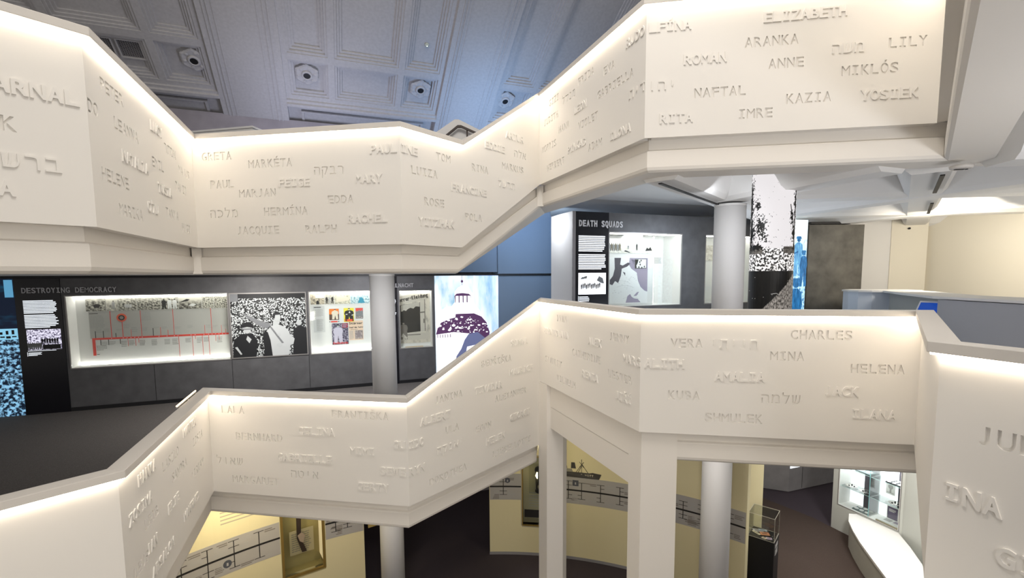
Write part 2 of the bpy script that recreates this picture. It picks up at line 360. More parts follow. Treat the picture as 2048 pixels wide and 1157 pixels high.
# ------------------------------------------------------------------ plan of the void: a six-pointed star
A_ = 2.483
def hv(deg, outer=False):
    r = A_ * (3 ** 0.5 if outer else 1); return Vector((r * math.cos(math.radians(deg)), r * math.sin(math.radians(deg)), 0))
U0, U1, U2, U3, U4, U5, U6 = hv(180), hv(150, 1), hv(120), hv(90, 1), hv(60), hv(30, 1), hv(0)
VT, VS, VR, VB, VL = hv(330, 1), hv(210, 1), hv(300), hv(270, 1), hv(240)
UH0, UH1, LH0, LH1 = 6.867, 7.836, 3.950, 4.933       # top of the panels on the four half-levels
PH = 1.2                                              # panel height
KINK = 0.891
NAMES = '''
uA|ARNAL|2.064|6.425|r
uA|K|2.081|6.203|e
uA|שרב|2.069|5.990|r
uA|A|2.049|5.822|r
uB|PETER|0.219|6.626|e
uB|DO|0.007|6.414|e
uB|LEANNA|0.400|6.419|e
uB|LUCY|1.154|6.621|r
uB|רתסא|1.499|6.516|e
uB|EMIL|1.146|6.307|e
uB|NATALIA|0.492|6.206|r
uB|MAJUS|1.925|6.399|e
uB|HELENE|0.136|6.003|e
uB|TUSZA|1.243|6.101|r
uB|DAVID|1.775|6.208|e
uB|טלש|0.945|5.890|r
uB|TANYA|1.425|5.902|e
uB|MARIKA|0.376|5.794|e
uB|HUGO|1.906|5.805|e
uC|GRETA|0.116|6.640|e
uC|MARKÉTA|0.700|6.535|e
uC|PAUL|0.203|6.330|e
uC|MARJAN|0.564|6.218|e
uC|FEIGE|1.058|6.317|r
uC|הקבר|1.484|6.429|e
uC|PAUL|2.146|6.625|r
uC|MARY|1.971|6.324|r
uC|EDDA|1.637|6.117|e
uC|RACHEL|1.865|5.907|r
uC|הכלמ|0.177|6.002|e
uC|HERMÍNA|0.860|6.009|e
uC|JACQUIE|0.506|5.808|e
uC|RALPH|1.354|5.804|e
uD|INE|0.005|6.628|r
uD|TOM|0.494|6.634|e
uD|LUIZA|0.133|6.427|e
uD|RINA|1.069|6.611|e
uD|EDDIE|1.314|6.933|r
uD|ARTUR|1.720|7.143|r
uD|הלא|1.891|6.928|e
uD|MARKUS|1.642|6.728|e
uD|לשרה|1.549|6.490|r
uD|FRANCINE|0.720|6.325|r
uD|ROSE|0.306|6.113|e
uD|YITZHAK|0.222|5.888|r
uD|POLA|0.941|6.001|e
uE|RUDO|2.154|7.602|r
uE|FRIDA|1.139|7.602|e
uE|EVA|1.719|7.499|e
uE|GIZI|0.319|7.624|e
uE|לדנמ|0.716|7.517|e
uE|GABRIELLA|1.595|7.287|e
uE|LEON|1.052|7.298|r
uE|JUDITH|0.144|7.409|e
uE|HANA|0.616|7.187|e
uE|VIOLET|1.153|7.082|e
uE|תיד|2.211|7.084|r
uE|MORRIS|0.088|7.057|e
uE|PINKAS|0.887|6.865|r
uE|ADAM|1.399|6.765|e
uE|ILONA|1.874|6.766|r
uE|HERBERT|0.246|6.770|e
uF|LFÍNA|0.020|7.602|r
uF|והי|0.016|7.072|r
uF|ROMAN|0.340|7.288|r
uF|ARANKA|0.872|7.397|e
uF|ELIZABETH|1.026|7.603|r
uF|השמ|1.600|7.283|r
uF|LILY|2.059|7.297|e
uF|ANNE|1.081|7.195|e
uF|MIKLÓS|1.694|7.088|e
uF|NAFTAL|0.441|6.980|e
uF|RITA|0.133|6.765|r
uF|IMRE|0.835|6.767|e
uF|KAZIA|1.243|6.877|e
uF|YOSIEK|1.859|6.867|r
lB|MARTON|1.456|3.747|r
lB|ZOSIA|1.768|3.546|e
lB|LASZLO|0.852|3.639|e
lB|HANKA|0.315|3.742|r
lB|SANDRA|1.072|3.449|e
lB|MIRIAM|1.666|3.229|e
lB|ZOSIMA|0.107|3.527|r
lB|LEIB|0.385|3.351|e
lB|ELIE|0.907|3.229|r
lB|MANFRED|1.311|2.955|r
lB|JAN|0.382|3.139|r
lB|LEJB|0.130|3.106|e
lB|ABSALOM|0.457|2.906|r
lC|LALA|0.169|3.730|e
lC|FRANTIŠKA|1.577|3.733|e
lC|CELINA|1.151|3.515|r
lC|BERNHARD|0.339|3.414|e
lC|MIMI|1.785|3.314|r
lC|GABRIELLE|0.872|3.189|r
lC|לואש|0.054|3.101|e
lC|MARGARET|0.262|2.886|e
lC|הטיא|1.030|2.996|e
lC|GERTY|1.859|2.903|r
lC|GU|2.306|3.412|r
lC|SEWE|2.143|3.102|r
lD|IDO|0.005|3.404|r
lD|RYN|0.005|3.096|r
lD|SIMHA|1.800|4.343|r
lD|BEDŘIŠKA|1.196|4.142|e
lD|MAURICE|1.764|3.931|r
lD|TIVADAR|1.072|3.809|r
lD|JANINA|0.396|3.833|e
lD|ALEXANDER|1.459|3.626|e
lD|ALBERT|0.180|3.625|r
lD|ULA|0.558|3.431|e
lD|EGON|1.077|3.305|e
lD|GEORGE|1.768|3.291|r
lD|HELEN|1.274|3.084|r
lD|LIESELLOTTE|1.397|2.875|e
lD|הקנאי|0.413|3.218|r
lD|DOROTHEA|0.293|2.879|e
lE|IVAN|0.569|4.697|e
lE|BRONISLAWA|0.158|4.484|r
lE|ALEX|1.440|4.493|r
lE|JENNY|1.898|4.606|e
lE|CATHERINE|1.029|4.295|e
lE|STANLEY|0.198|4.070|e
lE|RENIA|1.295|4.067|r
lE|LESTER|1.881|4.187|e
lE|WILHELM|0.584|3.868|e
lE|JIŘÍ|2.040|3.975|r
lE|MARG|2.177|4.403|r
lF|ALITH|0.036|4.399|r
lF|CHARLES|1.373|4.709|e
lF|VERA|0.282|4.610|e
lF|יתייח|0.645|4.608|r
lF|MINA|1.202|4.502|e
lF|HELENA|1.904|4.396|e
lF|AMALIA|0.705|4.287|r
lF|JACK|1.689|4.176|r
lF|KUBA|0.269|4.087|e
lF|המלש|1.132|4.081|e
lF|SHMULEK|0.624|3.874|e
lF|ILANA|1.937|3.965|r
lH|JULIA|0.156|4.519|e
lH|INA|0.052|4.197|r
lH|GITTA|0.268|3.980|r
'''

def mitre(V, d_in, d_out, o):
    """corner V moved by o to the viewer's side (negative: away) of edges with headings d_in, d_out (degrees)"""
    a = math.radians(d_in); dl = math.radians(((d_out - d_in + 180) % 360) - 180)
    d = Vector((math.cos(a), math.sin(a), 0)); n = Vector((math.sin(a), -math.cos(a), 0))
    return V + n * o + d * (o * math.tan(dl / 2))
def sweep(mb, st, sec, L, t0, t1, mt):
    """cross-section sec [(o, dz)] along stations st [(s, z)], ends mitred by half turning angles t0, t1"""
    loops = []
    for i, (s, z) in enumerate(st):
        lp = []
        for o, dz in sec:
            ss = s
            if i == 0: ss = s - o * math.tan(math.radians(t0) / 2)
            if i == len(st) - 1: ss = s + o * math.tan(math.radians(t1) / 2)
            lp.append((ss, z + dz, o))
        loops.append(lp)
    for a, b in zip(loops, loops[1:]): mb.hexa(a, b, mt)
def zat(st, s):
    for (a, za), (b, zb) in zip(st, st[1:]):
        if s <= b: return za + (zb - za) * (s - a) / (b - a)
    return st[-1][1]

RAILSEC = [(0.055, 0.0), (0.055, 0.055), (-0.075, 0.055), (-0.075, 0.0)]
LEDSEC = [(0.016, -0.012), (0.016, 0.001), (0.040, 0.001), (0.040, -0.012)]
PLATE = 0.012
_names = [l.split('|') for l in NAMES.strip().split('\n')]
ntrim = [0]
def trim(mb):
    ntrim[0] += 1
    return struct(mb.build('trim_%d' % ntrim[0]))

def balustrade(key, A, B, deg, tops, bots, t0, t1, label, group, led=True, fsec='std', fst=None, rail=True):
    L = (B - A).length; M = frame(deg, (A.x, A.y, 0)); base = (L / 2, bots[0][1], 0)
    t = thing('balustrade', label, 'balustrade', base, M, group)
    # face plate with the sunk names cut through it: one outlined tile per group of names, plain plate around the tiles
    cells = []
    for pk, tx, s0, z, kd in _names:
        if pk != key or kd != 'e': continue
        heb = ord(tx[0]) > 0x500; cap = 0.085 if not heb else 0.098; pitch = 0.0775 if not heb else 0.092
        s0, z = float(s0), float(z); up = 0.042 if heb or any(c in 'ÁÉÍÓŘŠ' for c in tx) else 0.012
        cells.append([max(0.001, s0 - .012), min(L - .001, s0 + len(tx) * pitch + .012), z - (.042 if heb or 'Q' in tx else .010), z + cap + up, [(tx, s0, z, cap, pitch)]])
    k = 0
    while k < len(cells):                                    # merge tiles that touch
        for j in range(k + 1, len(cells)):
            p, q = cells[k], cells[j]
            if p[0] < q[1] + .002 and q[0] < p[1] + .002 and p[2] < q[3] + .002 and q[2] < p[3] + .002:
                cells[k] = [min(p[0], q[0]), max(p[1], q[1]), min(p[2], q[2]), max(p[3], q[3]), p[4] + q[4]]; del cells[j]; k = -1; break
        k += 1
    mb = MB(WHITE); xs = sorted({0.0, L} | {x for x, _ in bots} | {x for x, _ in tops} | {x for c in cells for x in c[:2]})
    for x0, x1 in zip(xs, xs[1:]):
        if x1 - x0 < 1e-5: continue
        xm = (x0 + x1) / 2; lo = [zat(bots, x0), zat(bots, x1)]
        for c in sorted((c for c in cells if c[0] < xm < c[1]), key=lambda c: c[2]) + [None]:
            hi = [c[2], c[2]] if c else [zat(tops, x0), zat(tops, x1)]
            mb.prism([(x0, lo[0]), (x1, lo[1]), (x1, hi[1]), (x0, hi[0])], -PLATE, 0.0, 'z')
            if c: lo = [c[3], c[3]]
    for c in cells:
        cu = bpy.data.curves.new('plate', 'CURVE'); sp = cu.splines.new('POLY'); sp.points.add(3); sp.use_cyclic_u = True
        for p, (x, z) in zip(sp.points, ((c[0], c[2]), (c[1], c[2]), (c[1], c[3]), (c[0], c[3]))): p.co = (x, z, 0, 1)
        for tx, s0, z, cap, pitch in c[4]: add_text(cu, tx, s0, z, cap, pitch, 0.84, 0.0, 0.0022)
        o = curve_mesh(cu, 'tile', PLATE, 0.0, WHITE)
        i0 = len(mb.v); mb.v += [tuple(v.co) for v in o.data.vertices]
        for pg in o.data.polygons: mb.f.append([i0 + i for i in pg.vertices]); mb.mi.append(0)
        me = o.data; bpy.data.objects.remove(o); bpy.data.meshes.remove(me)
    mb.build('face_plate', t, base)
    e0 = 0.0 if t0 < 0 else 0.07; e1 = 0.0 if t1 < 0 else 0.07
    clip = lambda st: [(max(e0, min(L - e1, x)), zat(st, max(e0, min(L - e1, x)))) for x, z in st]
    mb = MB(WHITE); b = clip(bots); p = clip(tops)
    mb.prism([(x, z + 0.0015) for x, z in b] + [(x, z - 0.0015) for x, z in reversed(p)], -0.10, -PLATE + 0.0005, 'z'); mb.build('backing', t, base)
    for pk, tx, s0, z, kd in _names:
        if pk == key and kd == 'r':
            heb = ord(tx[0]) > 0x500; cap = 0.085 if not heb else 0.098; pitch = 0.0775 if not heb else 0.092
            lettering(tx, float(s0), float(z), cap, pitch, 0.0085, 0.0087, WHITE, 'raised_name', t, base, offset=0.0036, wfrac=0.90)
    mb = MB(RAIL); sweep(mb, tops, RAILSEC, L, t0, t1, RAIL); hr = mb.build('handrail', t, base, bevel=0.003)
    if led:
        mb = MB(LED); sweep(mb, tops, LEDSEC, L, t0, t1, LED); tag(mb.build('light_strip', hr, base), 'glowing white light strip under the handrail')
    return t
STD = [(-0.092, 0.03), (-0.092, -0.095), (-0.066, -0.108), (-0.062, -0.118), (-0.062, -0.262), (-0.070, -0.290), (-0.095, -0.308), (-0.40, -0.308), (-0.40, 0.03)]
DEEP = [(-0.075, 0.03), (-0.075, -0.02), (-0.062, -0.03), (-0.056, -0.33), (-0.062, -0.345), (-0.062, -0.655), (-0.45, -0.655), (-0.45, 0.03)]
def fascia(A, B, deg, st, sec, t0, t1):
    L = (B - A).length; mb = MB(FASC); sweep(mb, st, sec, L, t0, t1, FASC)
    M = frame(deg, (A.x, A.y, 0)); mb.v = [tuple(M @ Vector(v)) for v in mb.v]
    return trim(mb)
def fl(z, L=A_): return [(0.0, z), (L, z)]
GU_, GL_ = 'upper balustrade round the void', 'lower balustrade round the void'
UB0, UB1, LB0, LB1 = UH0 - PH, UH1 - PH, LH0 - PH, LH1 - PH
riseU = [(0, UH0), (KINK, UH0), (A_, UH1)]; riseUb = [(0, UB0), (KINK, UB0), (A_, UB1)]
# upper run
balustrade('uA', VS, U0, 60, fl(UH0), fl(UB0), 0, 60, 'nearest upper white balustrade panel at the left edge with large raised letters', GU_)
balustrade('uB', U0, U1, 120, fl(UH0), fl(UB0), 60, -120, 'upper left white balustrade panel running back steeply beside the air vent', GU_)
balustrade('uC', U1, U2, 0, fl(UH0), fl(UB0), -120, 60, 'upper white balustrade panel facing front over the long timeline case', GU_)
balustrade('uD', U2, U3, 60, riseU, riseUb, 60, -120, 'upper white balustrade panel with a rail that dips then climbs to the right', GU_)
balustrade('uE', U3, U4, -60, fl(UH1), fl(UB1), -120, 60, 'upper white balustrade panel slanting above the black-titled map showcase', GU_)
balustrade('uF', U4, U5, 0, fl(UH1), fl(UB1), 60, -120, 'highest front-facing white balustrade panel at upper right above the picture column', GU_)
VRs = VR + Vector((-0.866, 0.5, 0)) * 0.15; DG = math.degrees(math.atan2(VRs.y - U5.y, VRs.x - U5.x)); LG = (VRs - U5).length
balustrade('uG', U5, VRs, DG, fl(UH1, LG), fl(UB1, LG), -120, 0, 'upper white balustrade panel seen edge-on at the top right corner', GU_)
# lower run
balustrade('lB', U0, U1, 120, fl(LH0), fl(LB0), 60, -120, 'lower left white balustrade panel running back beside the thin glowing rail', GL_)
balustrade('lA', VS, U0, 60, fl(LH0), fl(LB0), 0, 60, 'blank lower white balustrade panel at the bottom left edge', GL_)
balustrade('lC', U1, U2, 0, fl(LH0), fl(LB0), -120, 60, 'lower left white balustrade panel facing front above the brass-framed niche', GL_)
balustrade('lD', U2, U3, 60, [(0, LH0), (A_, LH1)], fl(LB0), 60, -120, 'lower white balustrade panel with a level foot and a rail climbing right', GL_)
balustrade('lE', U3, U4, -60, fl(LH1), fl(LB1), -120, 60, 'lower white balustrade panel over the slanting opening between the two pillars', GL_)
balustrade('lF', U4, U5, 0, fl(LH1), fl(LB1), 60, -120, 'lower right white balustrade panel facing front above the black pedestal', GL_)
balustrade('lG', U5, U6, -120, fl(LH1), fl(LB1), -120, 60, 'short lower white balustrade panel seen almost edge-on beside the nearest corner', GL_)
balustrade('lH', U6, VT, -60, fl(LH1), fl(LB1), 60, 0, 'nearest lower white balustrade panel at the bottom right with very large letters', GL_)
for st, A, B, deg, sec, t0, t1 in [
    (fl(UB0), VS, U0, 60, STD, 0, 60), (fl(UB0), U0, U1, 120, STD, 60, -120), (fl(UB0), U1, U2, 0, STD, -120, 60), (riseUb, U2, U3, 60, STD, 60, -120),
    (fl(UB1), U3, U4, -60, STD, -120, 60), (fl(UB1), U4, U5, 0, STD, 60, -120), (fl(UB1, LG), U5, VRs, DG, STD, -120, 0),
    (fl(LB0), VS, U0, 60, STD, 0, 60), (fl(LB0), U0, U1, 120, STD, 60, -120), (fl(LB0), U1, U2, 0, STD, -120, 60), (fl(LB0), U2, U3, 60, STD, 60, 0),
    (fl(LB1), U3, U4, -60, DEEP, 0, 60), (fl(LB1), U4, U5, 0, STD, 60, -120), (fl(LB1), U5, U6, -120, STD, -120, 60), (fl(LB1), U6, VT, -60, STD, 60, 0)]:
    fascia(A, B, deg, st, sec, t0, t1)
for V, dg, z in ((U1, 150, UB0), (U3, 90, UB1)):            # little posts closing the acute corners of the slab edge
    d = Vector((math.cos(math.radians(dg)), math.sin(math.radians(dg)), 0)); q = Vector((-d.y, d.x, 0))
    a, b = V + d * 0.06 + q * 0.05, V + d * 0.06 - q * 0.05; c = V + d * 0.17
    mb = MB(FASC); mb.prism([(a.x, a.y), (b.x, b.y), (c.x, c.y)], z - 0.30, z, 'z', FASC); trim(mb)

# pillars and columns
mb = MB(FASC)
nE = Vector((-0.866, -0.5, 0)); dE = Vector((0.5, -0.866, 0))
P1 = U4 - dE * 0.25 - nE * 0.052; P2 = U4 + Vector((0.385, 0.052, 0)); cc = mitre(U4, -60, 0, -0.052)
mb.prism([(P1.x, P1.y), (cc.x, cc.y), (P2.x, P2.y), (P2.x, P2.y + 0.35), (P1.x - nE.x * 0.3, P1.y - nE.y * 0.3)], 0, LB1 - 0.005, 'z')
o = mb.build('pillar', off=(U4.x, U4.y, 0)); tag(o, 'widest white folded pillar under the lower balustrade corner', 'pillar')
mb = MB(FASC)
mb.prism([(-0.015, 4.285), (0.125, 4.10), (0.36, 4.17), (0.40, 4.45), (0.0, 4.5)], 0, LB1 - 0.005, 'z')
o = mb.build('pillar', off=(0.1, 4.3, 0)); tag(o, 'slim angular white pillar left of the slanting opening', 'pillar')
def column(x, y, r, z0, z1, label, group=None):
    t = thing('column', label, 'column', (x, y, z0), None, group)
    mb = MB(COLM); mb.lathe([(r, 0), (r, z1 - z0)], n=40); mb.build('shaft', t)
    mb = MB(COLM); mb.lathe([(r + 0.004, z1 - z0 - 0.03), (r + 0.004, z1 - z0)], n=40); mb.build('collar', t)
    return t
column(-2.48, 4.30, 0.19, LB0 + 0.17, UB0 - 0.31, 'round white column standing in front of the grey exhibition wall')
column(2.60, 4.22, 0.20, LB1 + 0.17, 6.26, 'round white column to the right of the map showcase')
column(-2.44, 4.30, 0.19, 0, LB0 - 0.31, 'round white column on the ground floor below the lower left balustrade')
column(2.55, 4.26, 0.20, 0, LB1 - 0.31, 'round white column on the ground floor right of the wide pillar')

# floors, slabs
def slab(pts, z0, z1, name='floor', mt=None, mtop=None):
    mb = MB(mt or SOFFIT); P = [(p[0], p[1]) for p in pts]
    mb.prism(P, z0, z1, 'z', mt or SOFFIT)
    if mtop: mb.mi[1] = mb.m(mtop)
    return struct(mb.build(name))
o = -0.11
e_lo = [mitre(VS, 60, 60, o), mitre(U0, 60, 120, o), mitre(U1, 120, 0, o), mitre(U2, 0, 60, o)]
NB, EB = Vector((-0.5, 0.866, 0)), Vector((0.866, 0.5, 0))
wl = NB * 8.4 + EB * -9.5
slab([(-14, -14), (14, -14), (14, 16), (-14, 16)], -0.2, 0.0, 'floor', CARPETG, CARPETG)
slab(e_lo + [mitre(U3, 60, 60, o), Vector((-0.09, 9.65, 0)), wl, Vector((-12, -2.2, 0))], LB0 - 0.30, LB0 + 0.17, 'floor', FASC, CARPET)
slab(e_lo + [Vector((-0.88, 2.97, 0)), Vector((-2.35, 7.95, 0)), NB * 8.6 + EB * -6, Vector((-12, 2, 0)), Vector((-12, -2.2, 0))], UB0 - 0.30, UB0 + 0.17, 'floor', SOFFIT, CARPET)
e_hi = [mitre(U3, -60, -60, o), mitre(U4, -60, 0, o), mitre(U5, 0, -120, o)]
slab(e_hi + [mitre(U6, -120, -60, o), mitre(VT, -60, -60, o), Vector((9.5, -2.2, 0)), Vector((9.5, 10, 0)), Vector((0.12, 10, 0))], LB1 - 0.30, LB1 + 0.17, 'floor', SOFFIT, CARPET)
slab(e_hi + [mitre(VR, -120, -120, o), Vector((9.5, -2.2, 0)), Vector((9.5, 10, 0)), Vector((-0.3, 10, 0))], UB1 + 0.12, UB1 + 0.17, 'floor', SOFFIT, CARPET)
# landing under the viewer's feet
slab([mitre(VR, 60, 60, -0.11), (4.3, -2.2), (4.3, -6), (0.0, -6), mitre(VB, 60, 60, -0.11)], LB1 - 0.30, LB1 + 0.17, 'floor', SOFFIT, CARPET)
# steps between the half-levels behind the climbing panels
def flight(A, deg, s0, s1, z0, z1, n, back):
    mb = MB(SOFFIT, CARPET); M = frame(deg, (A.x, A.y, 0))
    for k in range(n):
        a, b = s0 + (s1 - s0) * k / n, s0 + (s1 - s0) * (k + 1) / n; zt = z0 + (z1 - z0) * (k + 1) / n
        mb.box(a, b, zt - 0.30, zt, -back, -0.12, None)
    mb.v = [tuple(M @ Vector(v)) for v in mb.v]
    return trim(mb)
flight(U2, 60, KINK, A_, UB0 + 0.17, UB1 + 0.17, 6, 1.3)
flight(U2, 60, 0.35, A_, LB0 + 0.17, LB1 + 0.17, 6, 1.3)

# ------------------------------------------------------------------ coffered vault above the back of the hall
AL = math.atan(0.605); ca, sa = math.cos(AL), math.sin(AL)
YV = (-NB * ca) + Vector((0, 0, sa)); ZV = EB.cross(YV)
MV = Matrix((EB, YV, ZV)).transposed().to_4x4(); MV.translation = NB * 8.6 + Vector((0, 0, 8.58))
VTOP = 8.0
def ring(mb, x0, x1, y0, y1, w, z0, z1):
    mb.box(x0, x1, y0, y0 + w, z0, z1); mb.box(x0, x1, y1 - w, y1, z0, z1)
    mb.box(x0, x0 + w, y0 + w, y1 - w, z0, z1); mb.box(x1 - w, x1, y0 + w, y1 - w, z0, z1)
def coffer(mb, x0, x1, y0, y1, deep=True):
    w = 0.045
    for k, z in enumerate((-0.075, -0.105, -0.135) if deep else (-0.085, -0.12)):
        ring(mb, x0 + k * w, x1 - k * w, y0 + k * w, y1 - k * w, w, -0.22, z)
    n = 3 if deep else 2
    mb.box(x0 + n * w, x1 - n * w, y0 + n * w, y1 - n * w, -0.22, -0.165)
mb = MB(VAULT)
mb.box(-9.5, 9.5, -0.3, VTOP, -0.34, -0.2)
for k in (-2, -1, 0, 1):
    c = 0.06 + 4.24 * k
    # rib to the right of this bay, with raised fillets along it
    r0, r1 = c + 1.52, c + 2.72
    mb.box(r0, r1, -0.3, VTOP, -0.3, 0.0)
    for x in (r0 + .10, r0 + .16, r1 - .20, r1 - .13): mb.box(x, x + .022, -0.3, VTOP, 0, 0.014)
    mb.box(r0 + .24, r0 + .255, -.3, VTOP, 0, .008); mb.box(r1 - .30, r1 - .285, -.3, VTOP, 0, .008)
    x0, x1 = c - 1.52, c + 1.52
    # stiles and rails of the bay
    cells = [(x0 + .10, c - .72), (c - .60, c + .60), (c + .72, x1 - .10)]
    xs = [x0, cells[0][0], cells[0][1], cells[1][0], cells[1][1], cells[2][0], cells[2][1], x1]
    for a, b in ((xs[0], xs[1]), (xs[2], xs[3]), (xs[4], xs[5]), (xs[6], xs[7])): mb.box(a, b, 0.55, VTOP, -0.22, -0.06)
    for y0, y1 in ((0.55, 0.66), (1.44, 1.58), (6.2, 6.35)): mb.box(x0, x1, y0, y1, -0.22, -0.0595)
    for a, b in cells:
        coffer(mb, a, b, 0.66, 1.44, deep=(a == cells[1][0])); coffer(mb, a, b, 1.58, 6.2)
    # cornice moulding and the sunk frieze panel below it
    for j, (y0, y1, z) in enumerate(((0.50, 0.56, -0.02), (0.44, 0.50, 0.03), (0.38, 0.44, -0.03))): mb.box(x0, x1, y0, y1, -0.22, z)
    mb.box(x0, x1, -0.3, 0.38, -0.22, -0.13)
    ring(mb, x0 + .25, x1 - .25, -0.2, 0.26, 0.05, -0.2, -0.09); mb.box(x0 + .25, x1 - .25, 0.235, 0.26, -0.2, -0.06)
ceil_o = mb.build('ceiling', M=MV); struct(ceil_o)
# rosettes with their round lamp holes
def rosette(x, y, label):
    base = (x, y, -0.165); t = thing('ceiling_rosette', label, 'ceiling rosette', base, MV, 'plaster rosettes of the vault')
    mb = MB(VAULT); n = 48; pts = []
    for k in range(n):
        a = 2 * PI * k / n; r = 0.20 / max(math.cos((a + .5) % (PI / 3) - PI / 6), .1) * (1 + 0.02 * math.sin(18 * a))
        pts.append((r * math.cos(a), r * math.sin(a)))
    lo, md = [(p[0], p[1], 0) for p in pts], [(p[0] * 1.03, p[1] * 1.03, 0.055) for p in pts]
    hi = [(p[0] * .88, p[1] * .88, 0.075) for p in pts]; it = [(p[0] * .42, p[1] * .42, 0.062) for p in pts]
    for a, b in ((lo, md), (md, hi), (hi, it)):
        for k in range(n): q = (k + 1) % n; mb.face([a[k], a[q], b[q], b[k]], None, True)
    mb.build('plaque', t)
    mb = MB(VAULT)
    mb.lathe([(0.10, 0.05), (0.10, 0.088), (0.085, 0.098), (0.066, 0.098), (0.064, 0.06)], n=28); mb.build('collar', t)
    mb = MB(BLACK); mb.lathe([(0.063, 0.06), (0.063, 0.090)], n=24); mb.build('lamp_hole', t)
    mb = MB(VAULT)
    for k in range(6):
        a = PI / 3 * k + .2; cx, cy = 0.15 * math.cos(a), 0.15 * math.sin(a)
        mb.lathe([(0.036, 0.06), (0.028, 0.075), (0.010, 0.08)], cx, cy, n=10)
    mb.build('petals', t)
for x, l in ((-2.93, 'plaster rosette with round lamp hole, the one right of the air vent'), (-1.05, 'plaster rosette with round lamp hole, second from the air vent'),
             (1.16, 'plaster rosette with round lamp hole, beside the blue-lit rib on its left'), (3.06, 'plaster rosette with round lamp hole, rightmost, on the blue-lit ceiling')):
    rosette(x, 1.12, l)
# air vent in the left bay
t = thing('air_vent', 'dark two-part air vent grille in the left bay of the vault', 'air vent', (-4.07, 1.15, -0.16), MV)
for x0, x1 in ((-4.60, -4.10), (-4.05, -3.58)):
    mb = MB(BLACK); mb.box(x0 + .02, x1 - .02, .99, 1.31, -.17, -.155); mb.build('grille_back', t, (-4.07, 1.15, -.16))
    mb = MB(VAULT); ring(mb, x0, x1, .97, 1.33, .02, -.17, -.12); mb.build('vent_frame', t, (-4.07, 1.15, -.16))
    mb = MB(SKIRT)
    for k in range(11): y = 1.0 + .029 * k; mb.box(x0 + .02, x1 - .02, y, y + .008, -.156, -.145)
    for k in range(14): x = x0 + .03 + .0335 * k; mb.box(x, x + .007, .99, 1.31, -.156, -.147)
    mb.build('louvres', t, (-4.07, 1.15, -.16))
t = thing('smoke_detector', 'small round glass detector dome on the vault panel above the third rosette', 'detector', (1.16, 2.1, -.165), MV)
mb = MB(mat('detector_dome', (.55, .6, .55), .15)); mb.lathe([(.045, 0), (.045, .01), (.038, .03), (.015, .042)], n=20); mb.build('dome', t)
mb = MB(mat('detector_led', (1, 1, .8), .4, emit=(1, 1, .7), estr=3)); mb.lathe([(.008, .04), (.006, .047)], n=8); mb.build('indicator', t)

# ------------------------------------------------------------------ building walls
def wallbox(name, M, x0, x1, y0, y1, z0, z1, mt):
    mb = MB(mt); mb.box(x0, x1, y0, y1, z0, z1); mb.v = [tuple(M @ Vector(v)) for v in mb.v]; return struct(mb.build(name))
MW = frame(30, NB * 7.95)
wallbox('wall_back', MW, -10, 10, 0, 8.62, -1.0, -0.62, VWALL)
wallbox('wall_back', MW, 2.95, 4.9, LB0 + .17, 6.95, -0.35, -0.02, BLUEW)
wallbox('wall_back', MW, -2.0, 2.95, 5.40, 6.95, -0.35, -0.06, BLUEW)
mb = MB(BLACK); mb.box(-9, 4.9, 5.325, 5.362, -0.30, 0.03); mb.v = [tuple(MW @ Vector(v)) for v in mb.v]; trim(mb)

# ------------------------------------------------------------------ diagrid soffit on the right: ribs on the triangular grid
ZR = 6.30; ZC = UB1 + 0.10
nrib = [0]
def rib(a, b, w=0.20):
    a, b = Vector(a), Vector(b); d = (b - a).normalized(); q = Vector((-d.y, d.x, 0))
    sec = [(-w, 0.05), (-w + .05, 0), (w - .05, 0), (w, 0.05), (w + .16, ZC - ZR + .02), (-w - .16, ZC - ZR + .02)]
    nrib[0] += 1; zz = ZR - .0025 * nrib[0]
    f = lambda p: [(p.x + q.x * o, p.y + q.y * o, zz + h) for o, h in sec]
    mb = MB(SOFFIT); mb.hexa(f(a), f(b)); return trim(mb)
h = A_ * 3 ** .5 / 2
P = lambda i, j: (A_ * (i + .5 * j), h * j, 0)
for i0, j0, i1, j1 in [(0, 2, 4, 2), (0, 3, 4, 3), (0, 4, 4, 4), (0, 1, 0, 4), (1, 0.0, 1, 4), (2, 0, 2, 4), (3, 0, 3, 4), (1, 1, 0, 2), (2, 1, 0, 3), (2, 2, 0, 4), (3, 1, 1, 3), (4, 0, 1, 3), (1, 1, 4, 1), (2, 0, 4, 0), (3, 2, 1, 4), (2, 0, 1, 1)]:
    a, b = Vector(P(i0, j0)), Vector(P(i1, j1))
    if (i0, j0, i1, j1) == (0, 1, 0, 4): a = a + (b - a).normalized() * 0.40
    if (i0, j0, i1, j1) in ((1, 1, 0, 2),): a = a + (b - a).normalized() * .34
    if (i0, j0, i1, j1) == (0, 2, 4, 2): a = a + Vector((.65, 0, 0))
    if (i0, j0, i1, j1) == (1, 1, 4, 1): a = a + Vector((.5, 0, 0))
    if (i0, j0, i1, j1) == (1, 0.0, 1, 4): a = Vector(P(1, 1)) + Vector((.25, .43, 0))
    if (i0, j0, i1, j1) == (2, 0, 1, 1): continue
    rib(a, b)
def track(a, b, label):
    a, b = Vector((*a, ZR - .045)), Vector((*b, ZR - .045)); d = (b - a).normalized(); q = Vector((-d.y, d.x, 0)); m = (a + b) / 2
    mb = MB(BLACK); L = (b - a).length / 2
    mb.hexa([tuple(p - m) for p in (a + q * .018, b + q * .018, b - q * .018, a - q * .018)], [tuple(p - m - Vector((0, 0, .012))) for p in (a + q * .018, b + q * .018, b - q * .018, a - q * .018)])
    o = mb.build('lighting_track', off=(0, 0, 0)); o.location = m
    tag(o, label, 'lighting track', 'black lighting tracks on the ceiling ribs')
track((1.43, 2.40), (2.40, 4.07), 'black lighting track on the rib running to the round column')
track((4.02, 2.50), (4.66, 3.62), 'black lighting track on the rib just behind the ceiling sensor')
